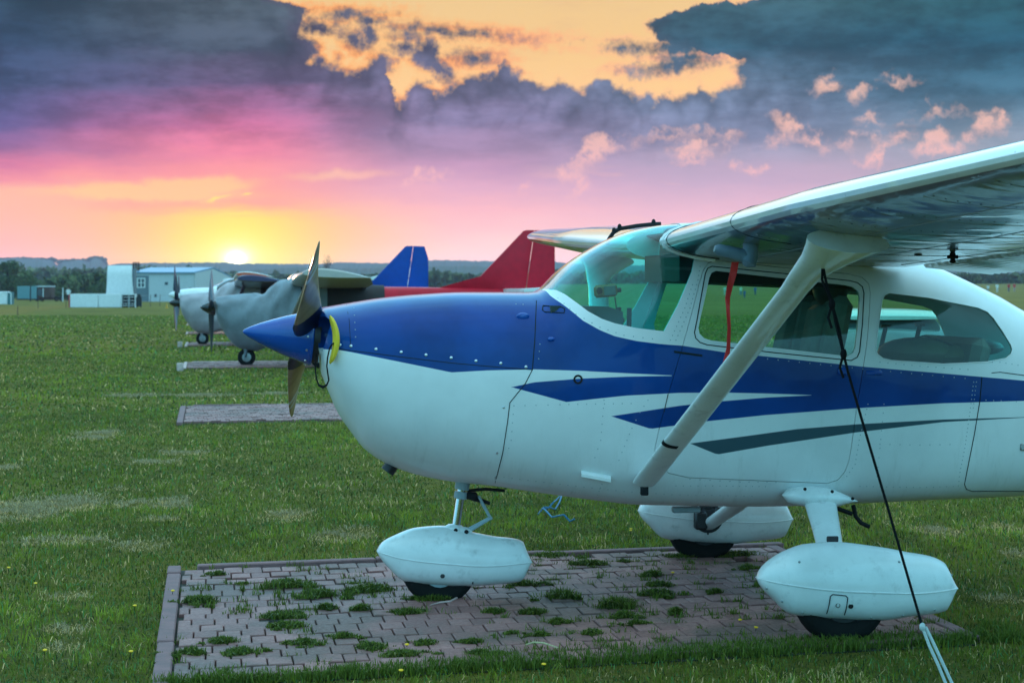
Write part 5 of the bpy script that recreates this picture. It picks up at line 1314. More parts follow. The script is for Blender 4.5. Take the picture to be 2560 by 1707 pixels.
def wbox(q, o, r0, r1, d0, d1, h0, h1, bev=0.0):
    c = W_(o, (r0 + r1) / 2, (d0 + d1) / 2, (h0 + h1) / 2); q.box(c, (abs(r1 - r0), abs(d1 - d0), abs(h1 - h0)), Matrix.Rotation(-A, 3, 'Z'), bev)
zb = 232; s = zb / F
o = frame_of(332, zb)
t = thing('hangar_building', o, 'pale blue metal building with blue roof and white gable on the left', 'building')
bx0, bx1, bx2 = 0, (484 - 332) * s, (548 - 332) * s; he, hr = (743 - 672) * s + .0, (743 - 659) * s
# long wall, gable at an angle
e0 = W_(o, bx0, 0, 0); e1 = W_(o, bx1, 0, 0); e2 = W_(o, bx2, 9, 0); e3 = W_(o, bx2 - bx1 + bx0, 9, 0)
q = MB(); q.prism([e0, e1, e1 + UP * he, e0 + UP * he], FWD * .2); q.build('wall', M['bwall'], t, smooth=False)
mid = (e1 + e2) / 2
ridge = (mid + UP * hr)
q = MB(); dN = (e2 - e1).cross(UP).normalized() * -.2; q.prism([e1 + RGT * .02, e2, e2 + UP * he * .86, ridge - Vector((0, 0, .05)) , e1 + UP * (he + .02) + RGT * .02], -dN); q.build('gable_wall', M['bgable'], t, smooth=False)
q = MB(); q.prism([e3, e0, e0 + UP * he, e3 + UP * he], (0, .2, 0)); q.prism([e3 + FWD * .2, e2, e2 + UP * he * .86, e3 + UP * he * .86 + FWD * .2], FWD * .1); q.build('rear_wall', M['bwall'], t, smooth=False)
r0_ = ridge - (e1 - e0); q = MB(); q.prism([e0 + UP * he - RGT * .3 - FWD * .25, e1 + UP * he - FWD * .25 + RGT * .1, ridge + RGT * .2, r0_ - RGT * .3], UP * .14); q.prism([r0_ - RGT * .3, ridge + RGT * .2, e2 + UP * he * .86 + RGT * .2 + FWD * .2, e3 + UP * he * .86 + FWD * .2 - RGT * .3], UP * .14); RF = q.build('roof', M['roof'], t, smooth=False)
def win(px0, px1, y0, y1, name='window', fr=True, glass=M['wing_glass'], parent=None, rot=None):
    r0, r1 = (px0 - 332) * s, (px1 - 332) * s; h0, h1 = (743 - y1) * s, (743 - y0) * s
    q = MB(); wbox(q, o, r0, r1, -.05, .02, h0, h1); w = q.build(name, glass, t, smooth=False)
    if fr:
        q = MB(); f_ = .12
        wbox(q, o, r0 - f_, r1 + f_, -.10, -.02, h1, h1 + f_); wbox(q, o, r0 - f_, r1 + f_, -.10, -.02, h0 - f_, h0); wbox(q, o, r0 - f_, r0, -.10, -.02, h0, h1); wbox(q, o, r1, r1 + f_, -.10, -.02, h0, h1); wbox(q, o, (r0 + r1) / 2 - .05, (r0 + r1) / 2 + .05, -.09, -.055, h0, h1); wbox(q, o, r0, r1, -.085, -.06, (h0 + h1) / 2 - .04, (h0 + h1) / 2 + .04)
        q.build('window_frame', M['winw'], w, smooth=False)
q = MB(); wbox(q, o, 0, (372 - 332) * s, -.035, -.005, 0, he - .3); q.build('grey_panel', M['bgrey'], t, smooth=False)
win(345, 361, 686, 706); win(412, 420, 694, 701, fr=False); win(473, 480, 708, 715, fr=False); win(386, 392, 724, 731, fr=False)
# gable door and orange doorway
def onG(u, h): return e1 + (e2 - e1) * u + UP * h - dN * -.12 - FWD * .15
q = MB(); q.prism([onG(.08, .9), onG(.30, .9), onG(.30, 3.1), onG(.08, 3.1)], FWD * .05); q.build('gable_window', M['bgrey'], t, smooth=False)
q = MB(); q.prism([onG(.33, 0), onG(.98, 0), onG(.98, 2.3), onG(.33, 2.3)], FWD * .05); dr_ = q.build('door_surround', M['redtrim'], t, smooth=False)
q = MB(); q.prism([onG(.40, 0) - FWD * .06, onG(.84, 0) - FWD * .06, onG(.84, 1.75) - FWD * .06, onG(.40, 1.75) - FWD * .06], FWD * .05); q.build('door', M['bgrey'], dr_, smooth=False)
q = MB()
for k in (-.25, .05, .35): q.tube([W_(o, .15 + k, 1, he - .3), W_(o, .15 + k, 1, hr + .75)], .1, 8)
wbox(q, o, -.3, .75, .8, 1.2, hr + .35, hr + .5); q.build('chimney', M['rust'], t)
# long white box trailer with the open shelf end, and tall curved panel
z2 = 158; s2 = z2 / F
o = frame_of(175, z2); H2 = 34 * s2
t = thing('box_trailer', o, 'long low white box trailer with an open shelved end', 'trailer')
q = MB(); wbox(q, o, 0, (247 - 176) * s2 - .03, 0, 1.2, 0, H2, .03); q.build('panel', M['panelw'], t)
q = MB(); wbox(q, o, (247 - 176) * s2, (303 - 176) * s2, 0, 1.2, 0, H2, .03); q.build('panel', M['panelw'], t)
q = MB(); wbox(q, o, (303 - 176) * s2, (339 - 176) * s2, .6, 1.2, .02, H2 - .03); sh_ = q.build('shelf_back', M['darkbox'], t, smooth=False)
q = MB(); a_ = (303 - 176) * s2; b_ = (340 - 176) * s2
wbox(q, o, a_ + .0, b_, .0, .6, H2 - .09, H2 - .0); wbox(q, o, b_ - .07, b_, 0, .6, 0, H2); wbox(q, o, a_ + .01, a_ + .07, 0, .6, 0, H2); wbox(q, o, (a_ + b_) / 2 - .05, (a_ + b_) / 2 + .05, .3, .4, 0, H2)
for k in (.12, .27, .5, .75): wbox(q, o, a_ + .07, b_ - .07, .05, .55, k * H2, k * H2 + .04)
q.build('shelves', M['panelw'], sh_, smooth=False)
q = MB(); wbox(q, o, -.12, -.0, 0, 1.1, -.05, H2 - .03); q.build('red_end', M['redtrim'], t, smooth=False)
o = frame_of(268, z2 + 2.5)
t = thing('curved_panel', o, 'tall white curved panel standing behind the low white trailer', 'panel')
q = MB(); R_ = []; w0, w1 = 0, (331 - 269) * s2
for k in range(13):
    u = k / 12; h = lerp(H2 * .6, (763 - 657) * s2, u); bow = .0 + .7 * max(0, u - .8) ** 1.2 * 2.5; fl = .13 * (1 - u) ** 2
    R_.append([W_(o, w0 - fl, bow, h), W_(o, w1 + fl * 1.6, bow, h), W_(o, w1 + fl * 1.6, bow + .12, h), W_(o, w0 - fl, bow + .12, h)])
q.loft(R_); q.build('sheet', M['panelw'], t, sharp=30)
q = MB(); wbox(q, o, w1 + .02, w1 + .18, .2, 1.2, 0, (763 - 664) * s2); q.build('side_post', M['bgrey'], t, smooth=False)
# kiosk trailer
z3 = 240; s3 = z3 / F; o = frame_of(43, z3)
t = thing('kiosk_trailer', o, 'teal grey flatbed trailer carrying a small cabin, left of the trees', 'trailer')
q = MB(); wbox(q, o, 0, (92 - 43) * s3, 0, 2.3, (742 - 736) * s3, (742 - 704) * s3, .03); q.build('box_body', M['container'], t)
q = MB(); wbox(q, o, (92 - 43) * s3, (127 - 43) * s3, 0, 2.3, (742 - 736) * s3, (742 - 706) * s3, .2); cb = q.build('cabin', M['rust'], t)
q = MB(); wbox(q, o, (94 - 43) * s3, (105 - 43) * s3, -.05, .0, (742 - 728) * s3, (742 - 712) * s3); q.build('window', M['wing_glass'], cb, smooth=False)
q = MB(); wbox(q, o, (107 - 43) * s3, (109 - 43) * s3, -.06, .0, (742 - 731) * s3, (742 - 709) * s3); wbox(q, o, (91 - 43) * s3, (127 - 43) * s3, -.08, 2.4, (742 - 706) * s3, (742 - 703.5) * s3); q.build('white_trim', M['winw'], cb, smooth=False)
q = MB(); wbox(q, o, -.2, (173 - 43) * s3, .2, 2.1, (742 - 739) * s3, (742 - 736) * s3); q.build('flatbed', M['rust'], t, smooth=False)
for px in (92, 104, 140, 152):
    wheel(W_(o, (px - 43) * s3, .3, .32), .32, .2, t)
# white cabinet at the left edge
z4 = 190; s4 = z4 / F; o = frame_of(-12, z4)
t = thing('white_cabinet', o, 'white box cabinet with green side at the left edge of the field', 'cabinet')
q = MB(); wbox(q, o, 0, (18 + 12) * s4, 0, 1.4, 0, 32 * s4, .05); q.build('box_body', M['panelw'], t)
q = MB(); wbox(q, o, (18 + 12) * s4, (26 + 12) * s4, .1, 1.4, 0, 31 * s4); q.build('side', M['teal'], t, smooth=False)
q = MB(); q.tube([W_(o, (9 + 12) * s4, -.05, 30 * s4), W_(o, (24 + 12) * s4, -.05, 30 * s4), W_(o, (27.5 + 12) * s4, -.05, 28 * s4), W_(o, (28 + 12) * s4, -.05, 0)], .05, 6); q.build('frame_tube', M['winw'], t)
# car parked on the grass beyond the nearest aircraft, seen through its windows
cw = onground(2290, 722 + 7362 / 17.5); t = thing('parked_car', cw, 'teal car parked on the grass, seen through the nearest aircraft rear window', 'car')
q = MB(); R_ = []
for d_, w_, h_, b_ in ((0, .62, .62, .35), (.08, .78, .72, .25), (.5, .84, .80, .22), (1.0, .86, .86, .22), (3.2, .86, .90, .22), (4.0, .82, .86, .25), (4.25, .66, .70, .35)):
    R_.append([W_(cw, w_ * math.copysign(abs(cos(a_)) ** .5, cos(a_)), d_, lerp(b_, h_, .5) + (h_ - b_) / 2 * math.copysign(abs(sin(a_)) ** .5, sin(a_))) for a_ in [2 * pi * j / 24 for j in range(24)]])
q.loft(R_); q.build('body', mat('car_paint', (.10, .30, .34), .35, coat=.6), t)
q = MB(); R_ = []
for d_, w_, h_ in ((.95, .70, .86), (1.25, .68, 1.10), (1.6, .62, 1.27), (2.6, .62, 1.28), (3.1, .66, 1.12), (3.5, .70, .88)):
    R_.append([W_(cw, w_ * sx, d_, hh) for sx, hh in ((-1, .80), (1, .80), (.96, lerp(.8, h_, .75)), (.82, h_), (-.82, h_), (-.96, lerp(.8, h_, .75)))])
q.loft(R_); q.build('cabin_glass', M['wing_glass'], t, sharp=30)
q = MB(); R_ = []
for d_, h_ in ((1.45, 1.26), (1.7, 1.315), (2.5, 1.325), (2.8, 1.26)): R_.append([W_(cw, .60 * cos(a_), d_, h_ + .02 * sin(a_)) for a_ in [2 * pi * j / 20 for j in range(20)]])
q.loft(R_); q.build('roof', M['white'], t)
for sx in (-.74, .74):
    for dd_ in (.8, 3.4):
        q = MB(); q.lathe(W_(cw, sx - .09, dd_, .31), RGT, [(0, .2), (.02, .31), (.16, .31), (.18, .2)], 24); q.build('wheel', M['rubber'], t)
    q = MB(); q.ell(W_(cw, sx * .72, .05, .62), (.14, .05, .06)); q.build('headlight', M['wing_glass'], t)
# posts, people, stakes
def person(o, H, shirt, legs, label, group=None, face=0.0):
    t = thing('person', o, label, 'person', group)
    q = MB(); hw = H * .115
    for s_ in (-1, 1): q.tube([W_(o, s_ * hw * .55, s_ * .06, .02), W_(o, s_ * hw * .5, 0, H * .25), W_(o, s_ * hw * .35, 0, H * .5)], [H * .022, H * .034, H * .05], 8)
    q.loft([[W_(o, hw * k * cos(a_), hw * .55 * k * sin(a_), h * H) for a_ in [2 * pi * j / 10 for j in range(10)]] for h, k in ((.47, .7), (.52, .85), (.62, .75), (.74, .98), (.81, 1.0), (.84, .5), (.87, .32))])
    for s_ in (-1, 1): q.tube([W_(o, s_ * hw * 1.0, 0, H * .81), W_(o, s_ * hw * 1.25, .02, H * .64), W_(o, s_ * hw * 1.2, -.06, H * .48)], [H * .03, H * .024, H * .016], 8)
    q.ell(W_(o, 0, 0, H * .935), (H * .045, H * .05, H * .065), 12, 8)
    b = q.build('body', mat('skin', (.4, .25, .18), .6), t)
    q = MB(); q.loft([[W_(o, hw * 1.06 * k * cos(a_), hw * .62 * k * sin(a_), h * H) for a_ in [2 * pi * j / 10 for j in range(10)]] for h, k in ((.49, .9), (.62, .85), (.74, 1.05), (.83, 1.05), (.845, .5))])
    for s_ in (-1, 1): q.tube([W_(o, s_ * hw * 1.0, 0, H * .82), W_(o, s_ * hw * 1.26, .02, H * .64)], [H * .038, H * .032], 8)
    q.build('shirt', mat('shirt_cloth', shirt, .8), b)
    q = MB()
    for s_ in (-1, 1): q.tube([W_(o, s_ * hw * .55, s_ * .06, .06), W_(o, s_ * hw * .5, 0, H * .25), W_(o, s_ * hw * .35, 0, H * .51)], [H * .03, H * .042, H * .06], 8)
    q.build('trousers', mat('trouser_cloth', legs, .8), b)
    q = MB(); q.ell(W_(o, 0, .01, H * .955), (H * .05, H * .054, H * .052), 10, 6); q.build('hair', M['rust'], b)
person(frame_of(171, 236), 1.75, (.75, .78, .78), (.02, .02, .025), 'person in a white top standing by the red end of the white trailer')
def post(px, z, h, m_, label, r=.05, nm='post', cat='post', grp=None):
    g = frame_of(px, z); q = MB(); q.tube([g - Vector((0, 0, .2)), g + Vector((0, 0, h * .5)), g + Vector((.01, 0, h))], [r, r * .95, r * .8], 8); q.ell(g + Vector((.01, 0, h)), (r * 1.1, r * 1.1, r * .8), 8, 6); o_ = q.build(nm, m_); tag(o_, label, cat, grp)
post(157, 236, 1.3 + .35, M['winw'], 'white post standing on the flatbed end of the trailer', .07)
post(76, 236, 1.9, M['darkbox'], 'dark post in front of the teal trailer box', .08)
for px, z, h, lab in ((165, 155, .75, 'thin stake just left of the white trailer'), (44, 110, .55, 'thin pale stake in the grass under the trailer cabin'), (95, 150, .5, 'thin brown stake in the grass in front of the kiosk trailer'), (376, 165, 1.0, 'thin stake right of the white trailer shelves'), (400, 170, 1.0, 'thin stake left of the white spinner')): post(px, z, h, M['rust'], lab, .025, 'stake', 'stake')
g0, g1 = frame_of(344, 168), frame_of(415, 172); q = MB()
for hh in (.45, .95): q.tube([g0 + UP * hh, g1 + UP * hh], .012, 5)
o_ = q.build('wire_fence', M['metal']); tag(o_, 'low wire fence strung in front of the blue building', 'fence')
g = frame_of(347, 157); q = MB(); wbox(q, g, -.25, .2, 0, .3, .1, .9, .04); wbox(q, g, -.15, .1, -.05, .35, .9, 1.1, .03)
for a_ in (-.2, .15): q.tube([W_(g, a_, .15, 0), W_(g, a_, .15, .15)], .04, 6)
o_ = q.build('dark_cabinet', M['darkbox']); tag(o_, 'small dark machine on legs at the right end of the white trailer', 'machine')
g = frame_of(417, 150); q = MB(); q.lathe(g, (0, 0, 1), [(0, .15), (.04, .15), (.05, .09), (.4, .02)], 10); o_ = q.build('field_marker', mat('orange_marker', (.6, .3, .02), .6)); tag(o_, 'small orange marker cone in front of the blue building wall', 'marker')
person(frame_of(1812, 262), 1.25, (.6, .65, .65), (.5, .55, .55), 'distant person in pale clothes at left of the group seen through the door window')
person(frame_of(1852, 262), 1.25, (.75, .85, .7), (.1, .2, .4), 'distant person in a white top seen through the door window')
person(frame_of(1861, 225), 1.0, (.02, .10, .35), (.02, .08, .25), 'distant person in blue, nearest of the group seen through the door window')
person(frame_of(1888, 262), 1.25, (.02, .12, .4), (.03, .08, .2), 'distant person in blue at the right of the group behind the strut')
person(frame_of(2470, 300), 1.3, (.7, .75, .75), (.3, .3, .3), 'distant person in white on the far field at right under the wing')
person(frame_of(2493, 300), 1.5, (.75, .78, .75), (.6, .6, .6), 'distant person in all white on the far field under the wing')
person(frame_of(2522, 310), 1.5, (.5, .03, .03), (.1, .1, .15), 'distant person in red, left one of the pair at the right edge')
person(frame_of(2536, 312), 1.5, (.6, .06, .05), (.4, .3, .3), 'distant person in bright red at the right edge of the field')

# ================================================================== SKY, SUN, HAZE, CAMERA
def world():
    w = bpy.data.worlds.new('World'); SC.world = w; w.use_nodes = True; T = NT(w.node_tree); T.n.clear()
    out = T.new('ShaderNodeOutputWorld'); bg = T.new('ShaderNodeBackground'); T.l.new(bg.outputs[0], out.inputs[0])
    tc = T.new('ShaderNodeTexCoord').outputs['Generated']; sp = T.new('ShaderNodeSeparateXYZ'); T.l.new(tc, sp.inputs[0]); X, Y, Z = sp.outputs
    # direction -> azimuth from the view heading (PX) and elevation (H), both in 1/4750 rad
    r = T.m('SUBTRACT', T.m('MULTIPLY', X, cos(A)), T.m('MULTIPLY', Y, sin(A))); f = T.m('ADD', T.m('MULTIPLY', X, sin(A)), T.m('MULTIPLY', Y, cos(A)))
    az = T.m('ARCTAN2', r, f); PXr = T.m('MULTIPLY_ADD', az, F, CX); el = T.m('ARCSINE', Z); Hr = T.m('MULTIPLY', el, F)
    absaz = T.m('ABSOLUTE', az)
    n1 = T.noise(tc, 46, 6, .66); n2 = T.noise(T.mapv(tc, (1, 1, 1), (3.1, 1.7, 5.2)), 46, 6, .66)
    big = T.noise(T.mapv(tc, (1, 1, 2.2)), 9, 2, .55); big2 = T.noise(T.mapv(tc, (1, 1, 5)), 16, 4, .6)
    PXn = T.m('ADD', PXr, T.m('MULTIPLY', T.m('SUBTRACT', n1, .5), 110)); Hn = T.m('ADD', Hr, T.m('MULTIPLY', T.m('SUBTRACT', n2, .5), 75))
    PXs = T.m('ADD', PXr, T.m('MULTIPLY', T.m('SUBTRACT', big, .5), 260)); Hs = T.m('ADD', Hr, T.m('MULTIPLY', T.m('SUBTRACT', big2, .5), 90))
    HM = 760.0
    t = T.m('DIVIDE', Hs, HM, clamp=True)
    def col_ramp(st): return T.ramp(t, [(h / HM, s2l(c)) for h, c in st])
    cols = [(0, col_ramp([(0, (250, 160, 160)), (80, (255, 172, 160)), (150, (255, 178, 155)), (225, (253, 182, 150)), (262, (246, 145, 152)), (292, (218, 118, 152)), (340, (150, 98, 148)), (400, (92, 84, 138)), (500, (66, 80, 118)), (600, (44, 64, 90)), (740, (42, 66, 80))])),
            (600, col_ramp([(0, (255, 175, 120)), (90, (255, 190, 120)), (180, (255, 190, 120)), (225, (255, 165, 140)), (300, (252, 148, 150)), (350, (234, 126, 152)), (400, (200, 106, 146)), (450, (158, 96, 138)), (510, (104, 84, 120)), (590, (74, 84, 102)), (740, (74, 88, 96))])),
            (1150, col_ramp([(0, (255, 195, 188)), (100, (255, 202, 192)), (200, (250, 180, 184)), (255, (225, 166, 188)), (300, (198, 148, 180)), (350, (165, 132, 165)), (420, (134, 120, 156)), (500, (112, 108, 138)), (600, (90, 92, 116)), (740, (80, 90, 100))])),
            (1800, col_ramp([(0, (255, 190, 190)), (110, (254, 194, 192)), (180, (235, 180, 194)), (260, (200, 166, 190)), (330, (168, 156, 180)), (375, (126, 130, 158)), (440, (112, 124, 152)), (520, (92, 112, 136)), (600, (50, 88, 108)), (740, (62, 96, 104))])),
            (2500, col_ramp([(0, (250, 190, 190)), (150, (230, 178, 190)), (260, (190, 165, 180)), (350, (150, 158, 174)), (400, (112, 135, 154)), (470, (66, 108, 130)), (600, (34, 82, 102)), (740, (46, 94, 100))]))]
    c = cols[0][1]
    for (xa, _), (xb, cb) in zip(cols[:-1], cols[1:]): c = T.mix(T.step(PXs, xa, xb), c, cb)
    # gentle inner shading of the cloud deck
    tex = T.step(T.m('ADD', T.m('MULTIPLY', T.noise(T.mapv(tc, (1, 1, 3)), 22, 4, .6), .75), T.m('MULTIPLY', n1, .25)), .36, .64, lo=.66, hi=1.32)
    vm = T.new('ShaderNodeVectorMath', operation='SCALE'); T.l.new(c, vm.inputs[0]); T.l.new(T.m('ADD', 1.0, T.m('MULTIPLY', T.m('SUBTRACT', tex, 1.0), T.step(Hr, 250, 520))), vm.inputs['Scale']); c = vm.outputs[0]
    # clear golden sky
    clear = T.ramp(T.m('DIVIDE', Hr, HM, clamp=True), [(0, s2l((255, 200, 190))), (.3, s2l((255, 200, 165))), (.62, s2l((255, 205, 140))), (.8, s2l((246, 200, 134))), (1, s2l((236, 200, 140)))])
    lower = T.curve(PXn, 700, 1900, 400, 620, [(700, 600), (783, 568), (820, 556), (860, 540), (900, 556), (930, 574), (952, 576), (972, 545), (984, 476), (1004, 466), (1028, 500), (1045, 518), (1064, 508), (1085, 498), (1096, 490), (1112, 508), (1130, 520), (1150, 528), (1200, 528), (1248, 543), (1256, 564), (1272, 556), (1292, 536), (1330, 515), (1368, 500), (1400, 522), (1420, 504), (1445, 502), (1490, 515), (1525, 515), (1560, 498), (1600, 478), (1638, 464), (1662, 488), (1680, 500), (1715, 494), (1750, 516), (1785, 496), (1800, 498), (1850, 515), (1900, 520)])
    left = T.curve(Hn, 440, 740, 600, 900, [(440, 800), (560, 786), (612, 780), (650, 766), (684, 776), (700, 724), (722, 668), (740, 650)])
    right = T.curve(Hn, 440, 740, 1500, 2000, [(440, 1860), (500, 1852), (537, 1845), (570, 1840), (577, 1800), (587, 1740), (600, 1690), (612, 1670), (622, 1650), (642, 1604), (655, 1606), (667, 1632), (682, 1700), (695, 1770), (704, 1830), (722, 1900), (740, 1940)])
    d = T.mn(T.m('SUBTRACT', Hn, lower), T.m('SUBTRACT', PXn, left), T.m('SUBTRACT', right, PXn))
    vecs = {}
    def ell(cx, cy, rx, ry, rot=0.0, px=PXn, h=Hn):
        if (px, h) not in vecs:
            v = T.new('ShaderNodeCombineXYZ'); T.l.new(px, v.inputs[0]); T.l.new(h, v.inputs[1]); vecs[(px, h)] = v.outputs[0]
        mp = T.new('ShaderNodeMapping', vector_type='TEXTURE'); T.l.new(vecs[(px, h)], mp.inputs[0]); mp.inputs[1].default_value = (cx, YH - cy, 0); mp.inputs[2].default_value = (0, 0, rot); mp.inputs[3].default_value = (rx, ry, 1)
        ln = T.new('ShaderNodeVectorMath', operation='LENGTH'); T.l.new(mp.outputs[0], ln.inputs[0]); k = min(rx, ry); return T.m('MULTIPLY_ADD', ln.outputs['Value'], -k, k)
    PXh = T.m('ADD', PXr, T.m('MULTIPLY', T.m('SUBTRACT', n1, .5), 90)); Hh = T.m('ADD', Hr, T.m('MULTIPLY', T.m('SUBTRACT', n2, .5), 48))
    small = [(1105, 86, 120, 9, -.07, PXh, Hh), (1187, 147, 42, 14, -.1, PXh, Hh), (1065, 142, 34, 34, 0, PXn, Hn), (1098, 170, 34, 22, -.9, PXn, Hn), (1012, 135, 30, 10, 0, PXn, Hn), (870, 48, 55, 9, 0, PXh, Hh), (795, 78, 50, 14, -.1, PXn, Hn), (925, 60, 30, 15, 0, PXn, Hn), (880, 108, 26, 16, -.3, PXn, Hn), (950, 175, 30, 28, 0, PXn, Hn), (925, 95, 16, 26, 0, PXn, Hn), (1690, 167, 92, 15, .12, PXh, Hh), (1720, 152, 60, 12, .1, PXh, Hh), (1575, 123, 30, 9, 0, PXh, Hh), (1700, 125, 90, 16, 0, PXh, Hh), (1010, 98, 22, 6, 0, PXh, Hh)]
    blobs = None
    for a_ in small:
        e = ell(*a_[:5], px=a_[5], h=a_[6]); blobs = e if blobs is None else T.mx(blobs, e)
    def vor(sc):
        n = T.new('ShaderNodeTexVoronoi', feature='SMOOTH_F1'); T.l.new(dv, n.inputs['Vector']); n.inputs['Scale'].default_value = sc; n.inputs['Smoothness'].default_value = .25; return n.outputs['Distance']
    dn = T.noise(tc, 60, 2, .5, out=1); av = T.new('ShaderNodeVectorMath', operation='MULTIPLY_ADD'); T.l.new(dn, av.inputs[0]); av.inputs[1].default_value = (.010, .010, .010); T.l.new(tc, av.inputs[2]); dv = av.outputs[0]
    puff = T.m('ADD', T.m('MULTIPLY', T.m('SUBTRACT', .42, vor(80)), 44), T.m('MULTIPLY', T.m('SUBTRACT', .42, vor(190)), 20))
    dd = T.mn(T.m('SUBTRACT', d, T.m('MULTIPLY', puff, .9)), T.m('SUBTRACT', T.m('MULTIPLY', blobs, -1), T.m('MULTIPLY', puff, .16)))
    dd = T.m('ADD', dd, T.m('MULTIPLY', T.m('SUBTRACT', T.noise(tc, 210, 3, .65), .5), 40)); gap = T.step(dd, -12, 17)
    rim = T.mn(T.step(dd, -8, 3), T.step(dd, 34, 5)); rimc = T.mix(T.step(PXr, 900, 1700), s2l((255, 160, 78)), s2l((255, 182, 140)))
    clear = T.mix(T.m('MULTIPLY', rim, T.step(big2, .40, .62, lo=.25, hi=1.0)), clear, rimc)
    veil = T.m('MULTIPLY', T.step(big2, .5, .72), .16); clear = T.mix(veil, clear, s2l((215, 160, 130)))
    # darker, crisper cloud faces next to the gap
    edge = T.m('MULTIPLY', T.step(dd, -70, -4), T.step(PXr, 1500, 700, lo=.35, hi=.5)); dark = T.mix(T.step(PXr, 700, 1700), s2l((92, 80, 108)), s2l((88, 104, 126)))
    c = T.mix(edge, c, dark)
    ps = T.new('ShaderNodeVectorMath', operation='SCALE'); T.l.new(c, ps.inputs[0]); T.l.new(T.m('MULTIPLY_ADD', T.m('MULTIPLY', puff, T.step(dd, -170, -10)), .014, 1.0), ps.inputs['Scale']); c = ps.outputs[0]
    c = T.mix(gap, c, clear)
    # sunlit breaks under the deck
    nn = T.m('SUBTRACT', 1.0, n2); PXm = T.m('ADD', PXr, T.m('MULTIPLY', T.m('SUBTRACT', n1, .5), 200)); Hm = T.m('ADD', Hr, T.m('MULTIPLY', T.m('SUBTRACT', n2, .5), 150))
    breaks = [(1495, 388, 78, 17, .55), (1405, 434, 44, 15, .4), (1440, 462, 40, 16, .5), (1345, 460, 50, 10, .5), (1540, 362, 60, 10, .1), (1760, 370, 78, 22, .1), (1720, 400, 30, 18, 0), (1850, 405, 18, 32, -.4), (1990, 338, 64, 22, -.4), (1945, 345, 28, 24, 0), (2035, 365, 20, 26, 0), (2120, 352, 40, 24, 0), (2200, 350, 46, 20, .2), (2165, 392, 26, 34, 0), (2055, 230, 30, 18, 0), (2128, 254, 22, 10, 0), (2232, 224, 34, 14, 0), (2310, 298, 46, 9, .1), (2445, 322, 46, 24, .25), (2330, 376, 66, 30, .1), (2190, 310, 50, 9, 0), (1890, 430, 20, 14, 0), (2430, 298, 30, 8, 0), (1660, 345, 66, 9, .05), (1780, 340, 50, 7, 0), (1100, 444, 14, 10, 0), (1090, 441, 28, 8, .3), (1030, 450, 30, 14, .4)]
    bb = None
    for a_ in breaks:
        e = ell(*a_, px=PXm, h=Hm); bb = e if bb is None else T.mx(bb, e)
    bb = T.m('SUBTRACT', bb, T.m('MULTIPLY', puff, .35)); bm_ = T.m('MULTIPLY', T.step(bb, -9, 15), T.step(nn, .38, .56, lo=.08, hi=1)); bc_ = T.mix(T.step(Hr, 250, 480), s2l((250, 186, 182)), s2l((250, 196, 172)))
    c = T.mix(T.m('MULTIPLY', bm_, .78), c, bc_)
    str_ = T.m('MULTIPLY', T.step(big2, .54, .66), T.mn(T.step(Hr, 120, 200), T.step(Hr, 330, 250), T.step(PXr, 1250, 1450)))
    c = T.mix(T.m('MULTIPLY', str_, .45), c, s2l((250, 190, 185)))
    # golden streaks on the left
    st = None
    for a_ in [(490, 470, 160, 26, .04), (380, 488, 260, 24, .0), (545, 500, 42, 6, .2), (600, 538, 70, 5, .02), (860, 440, 120, 13, .04), (530, 460, 110, 10, .03)]:
        e = ell(*a_, px=PXh, h=Hh); st = e if st is None else T.mx(st, e)
    c = T.mix(T.m('MULTIPLY', T.step(st, -6, 12), .72), c, T.mix(T.step(PXr, 640, 900), s2l((255, 206, 132)), s2l((255, 190, 165))))
    hot = None
    for a_ in [(548, 498, 30, 4, .25), (625, 486, 14, 3, .2), (590, 540, 50, 3, .03)]:
        e = ell(*a_, px=PXh, h=Hh); hot = e if hot is None else T.mx(hot, e)
    c = T.mix(T.m('MULTIPLY', T.step(hot, -2, 3), .8), c, s2l((255, 226, 110)))
    pk = ell(430, 522, 190, 20, .0, px=PXh, h=Hh); c = T.mix(T.m('MULTIPLY', T.step(pk, -8, 14), .55), c, s2l((250, 158, 140)))
    # glow round the sun
    def gauss(cx, ch, rx, ry):
        u = T.m('DIVIDE', T.m('SUBTRACT', PXr, cx), rx); v = T.m('DIVIDE', T.m('SUBTRACT', Hr, ch), ry); return T.m('EXPONENT', T.m('MULTIPLY', T.m('ADD', T.m('MULTIPLY', u, u), T.m('MULTIPLY', v, v)), -1))
    topcut = T.step(Hs, 250, 150)
    c = T.mix(T.m('MULTIPLY', T.m('MULTIPLY', gauss(595, 60, 330, 190), .80), topcut), c, s2l((255, 192, 84)))
    c = T.mix(T.m('MULTIPLY', T.m('MULTIPLY', gauss(595, 70, 165, 140), 1.25, clamp=True), T.step(Hs, 225, 165)), c, (1.0, .84, .07, 1))
    c = T.mix(gauss(595, 78, 52, 36), c, (1.0, .97, .42, 1))
    add = T.new('ShaderNodeVectorMath', operation='ADD'); T.l.new(c, add.inputs[0]); sc_ = T.new('ShaderNodeVectorMath', operation='SCALE'); sc_.inputs[0].default_value = (1.6, 1.4, .9); T.l.new(T.m('ADD', gauss(595, 74, 26, 20), T.m('MULTIPLY', gauss(595, 72, 13, 12), 3)), sc_.inputs['Scale']); T.l.new(sc_.outputs[0], add.inputs[1]); c = add.outputs[0]
    hz = T.m('EXPONENT', T.m('MULTIPLY', T.m('MINIMUM', T.m('DIVIDE', 48.0 * F, T.mx(Hr, 1.0)), 2900.0), HAZE * .85)); hs = T.new('ShaderNodeVectorMath', operation='SCALE'); T.l.new(c, hs.inputs[0]); T.l.new(hz, hs.inputs['Scale']); c = hs.outputs[0]
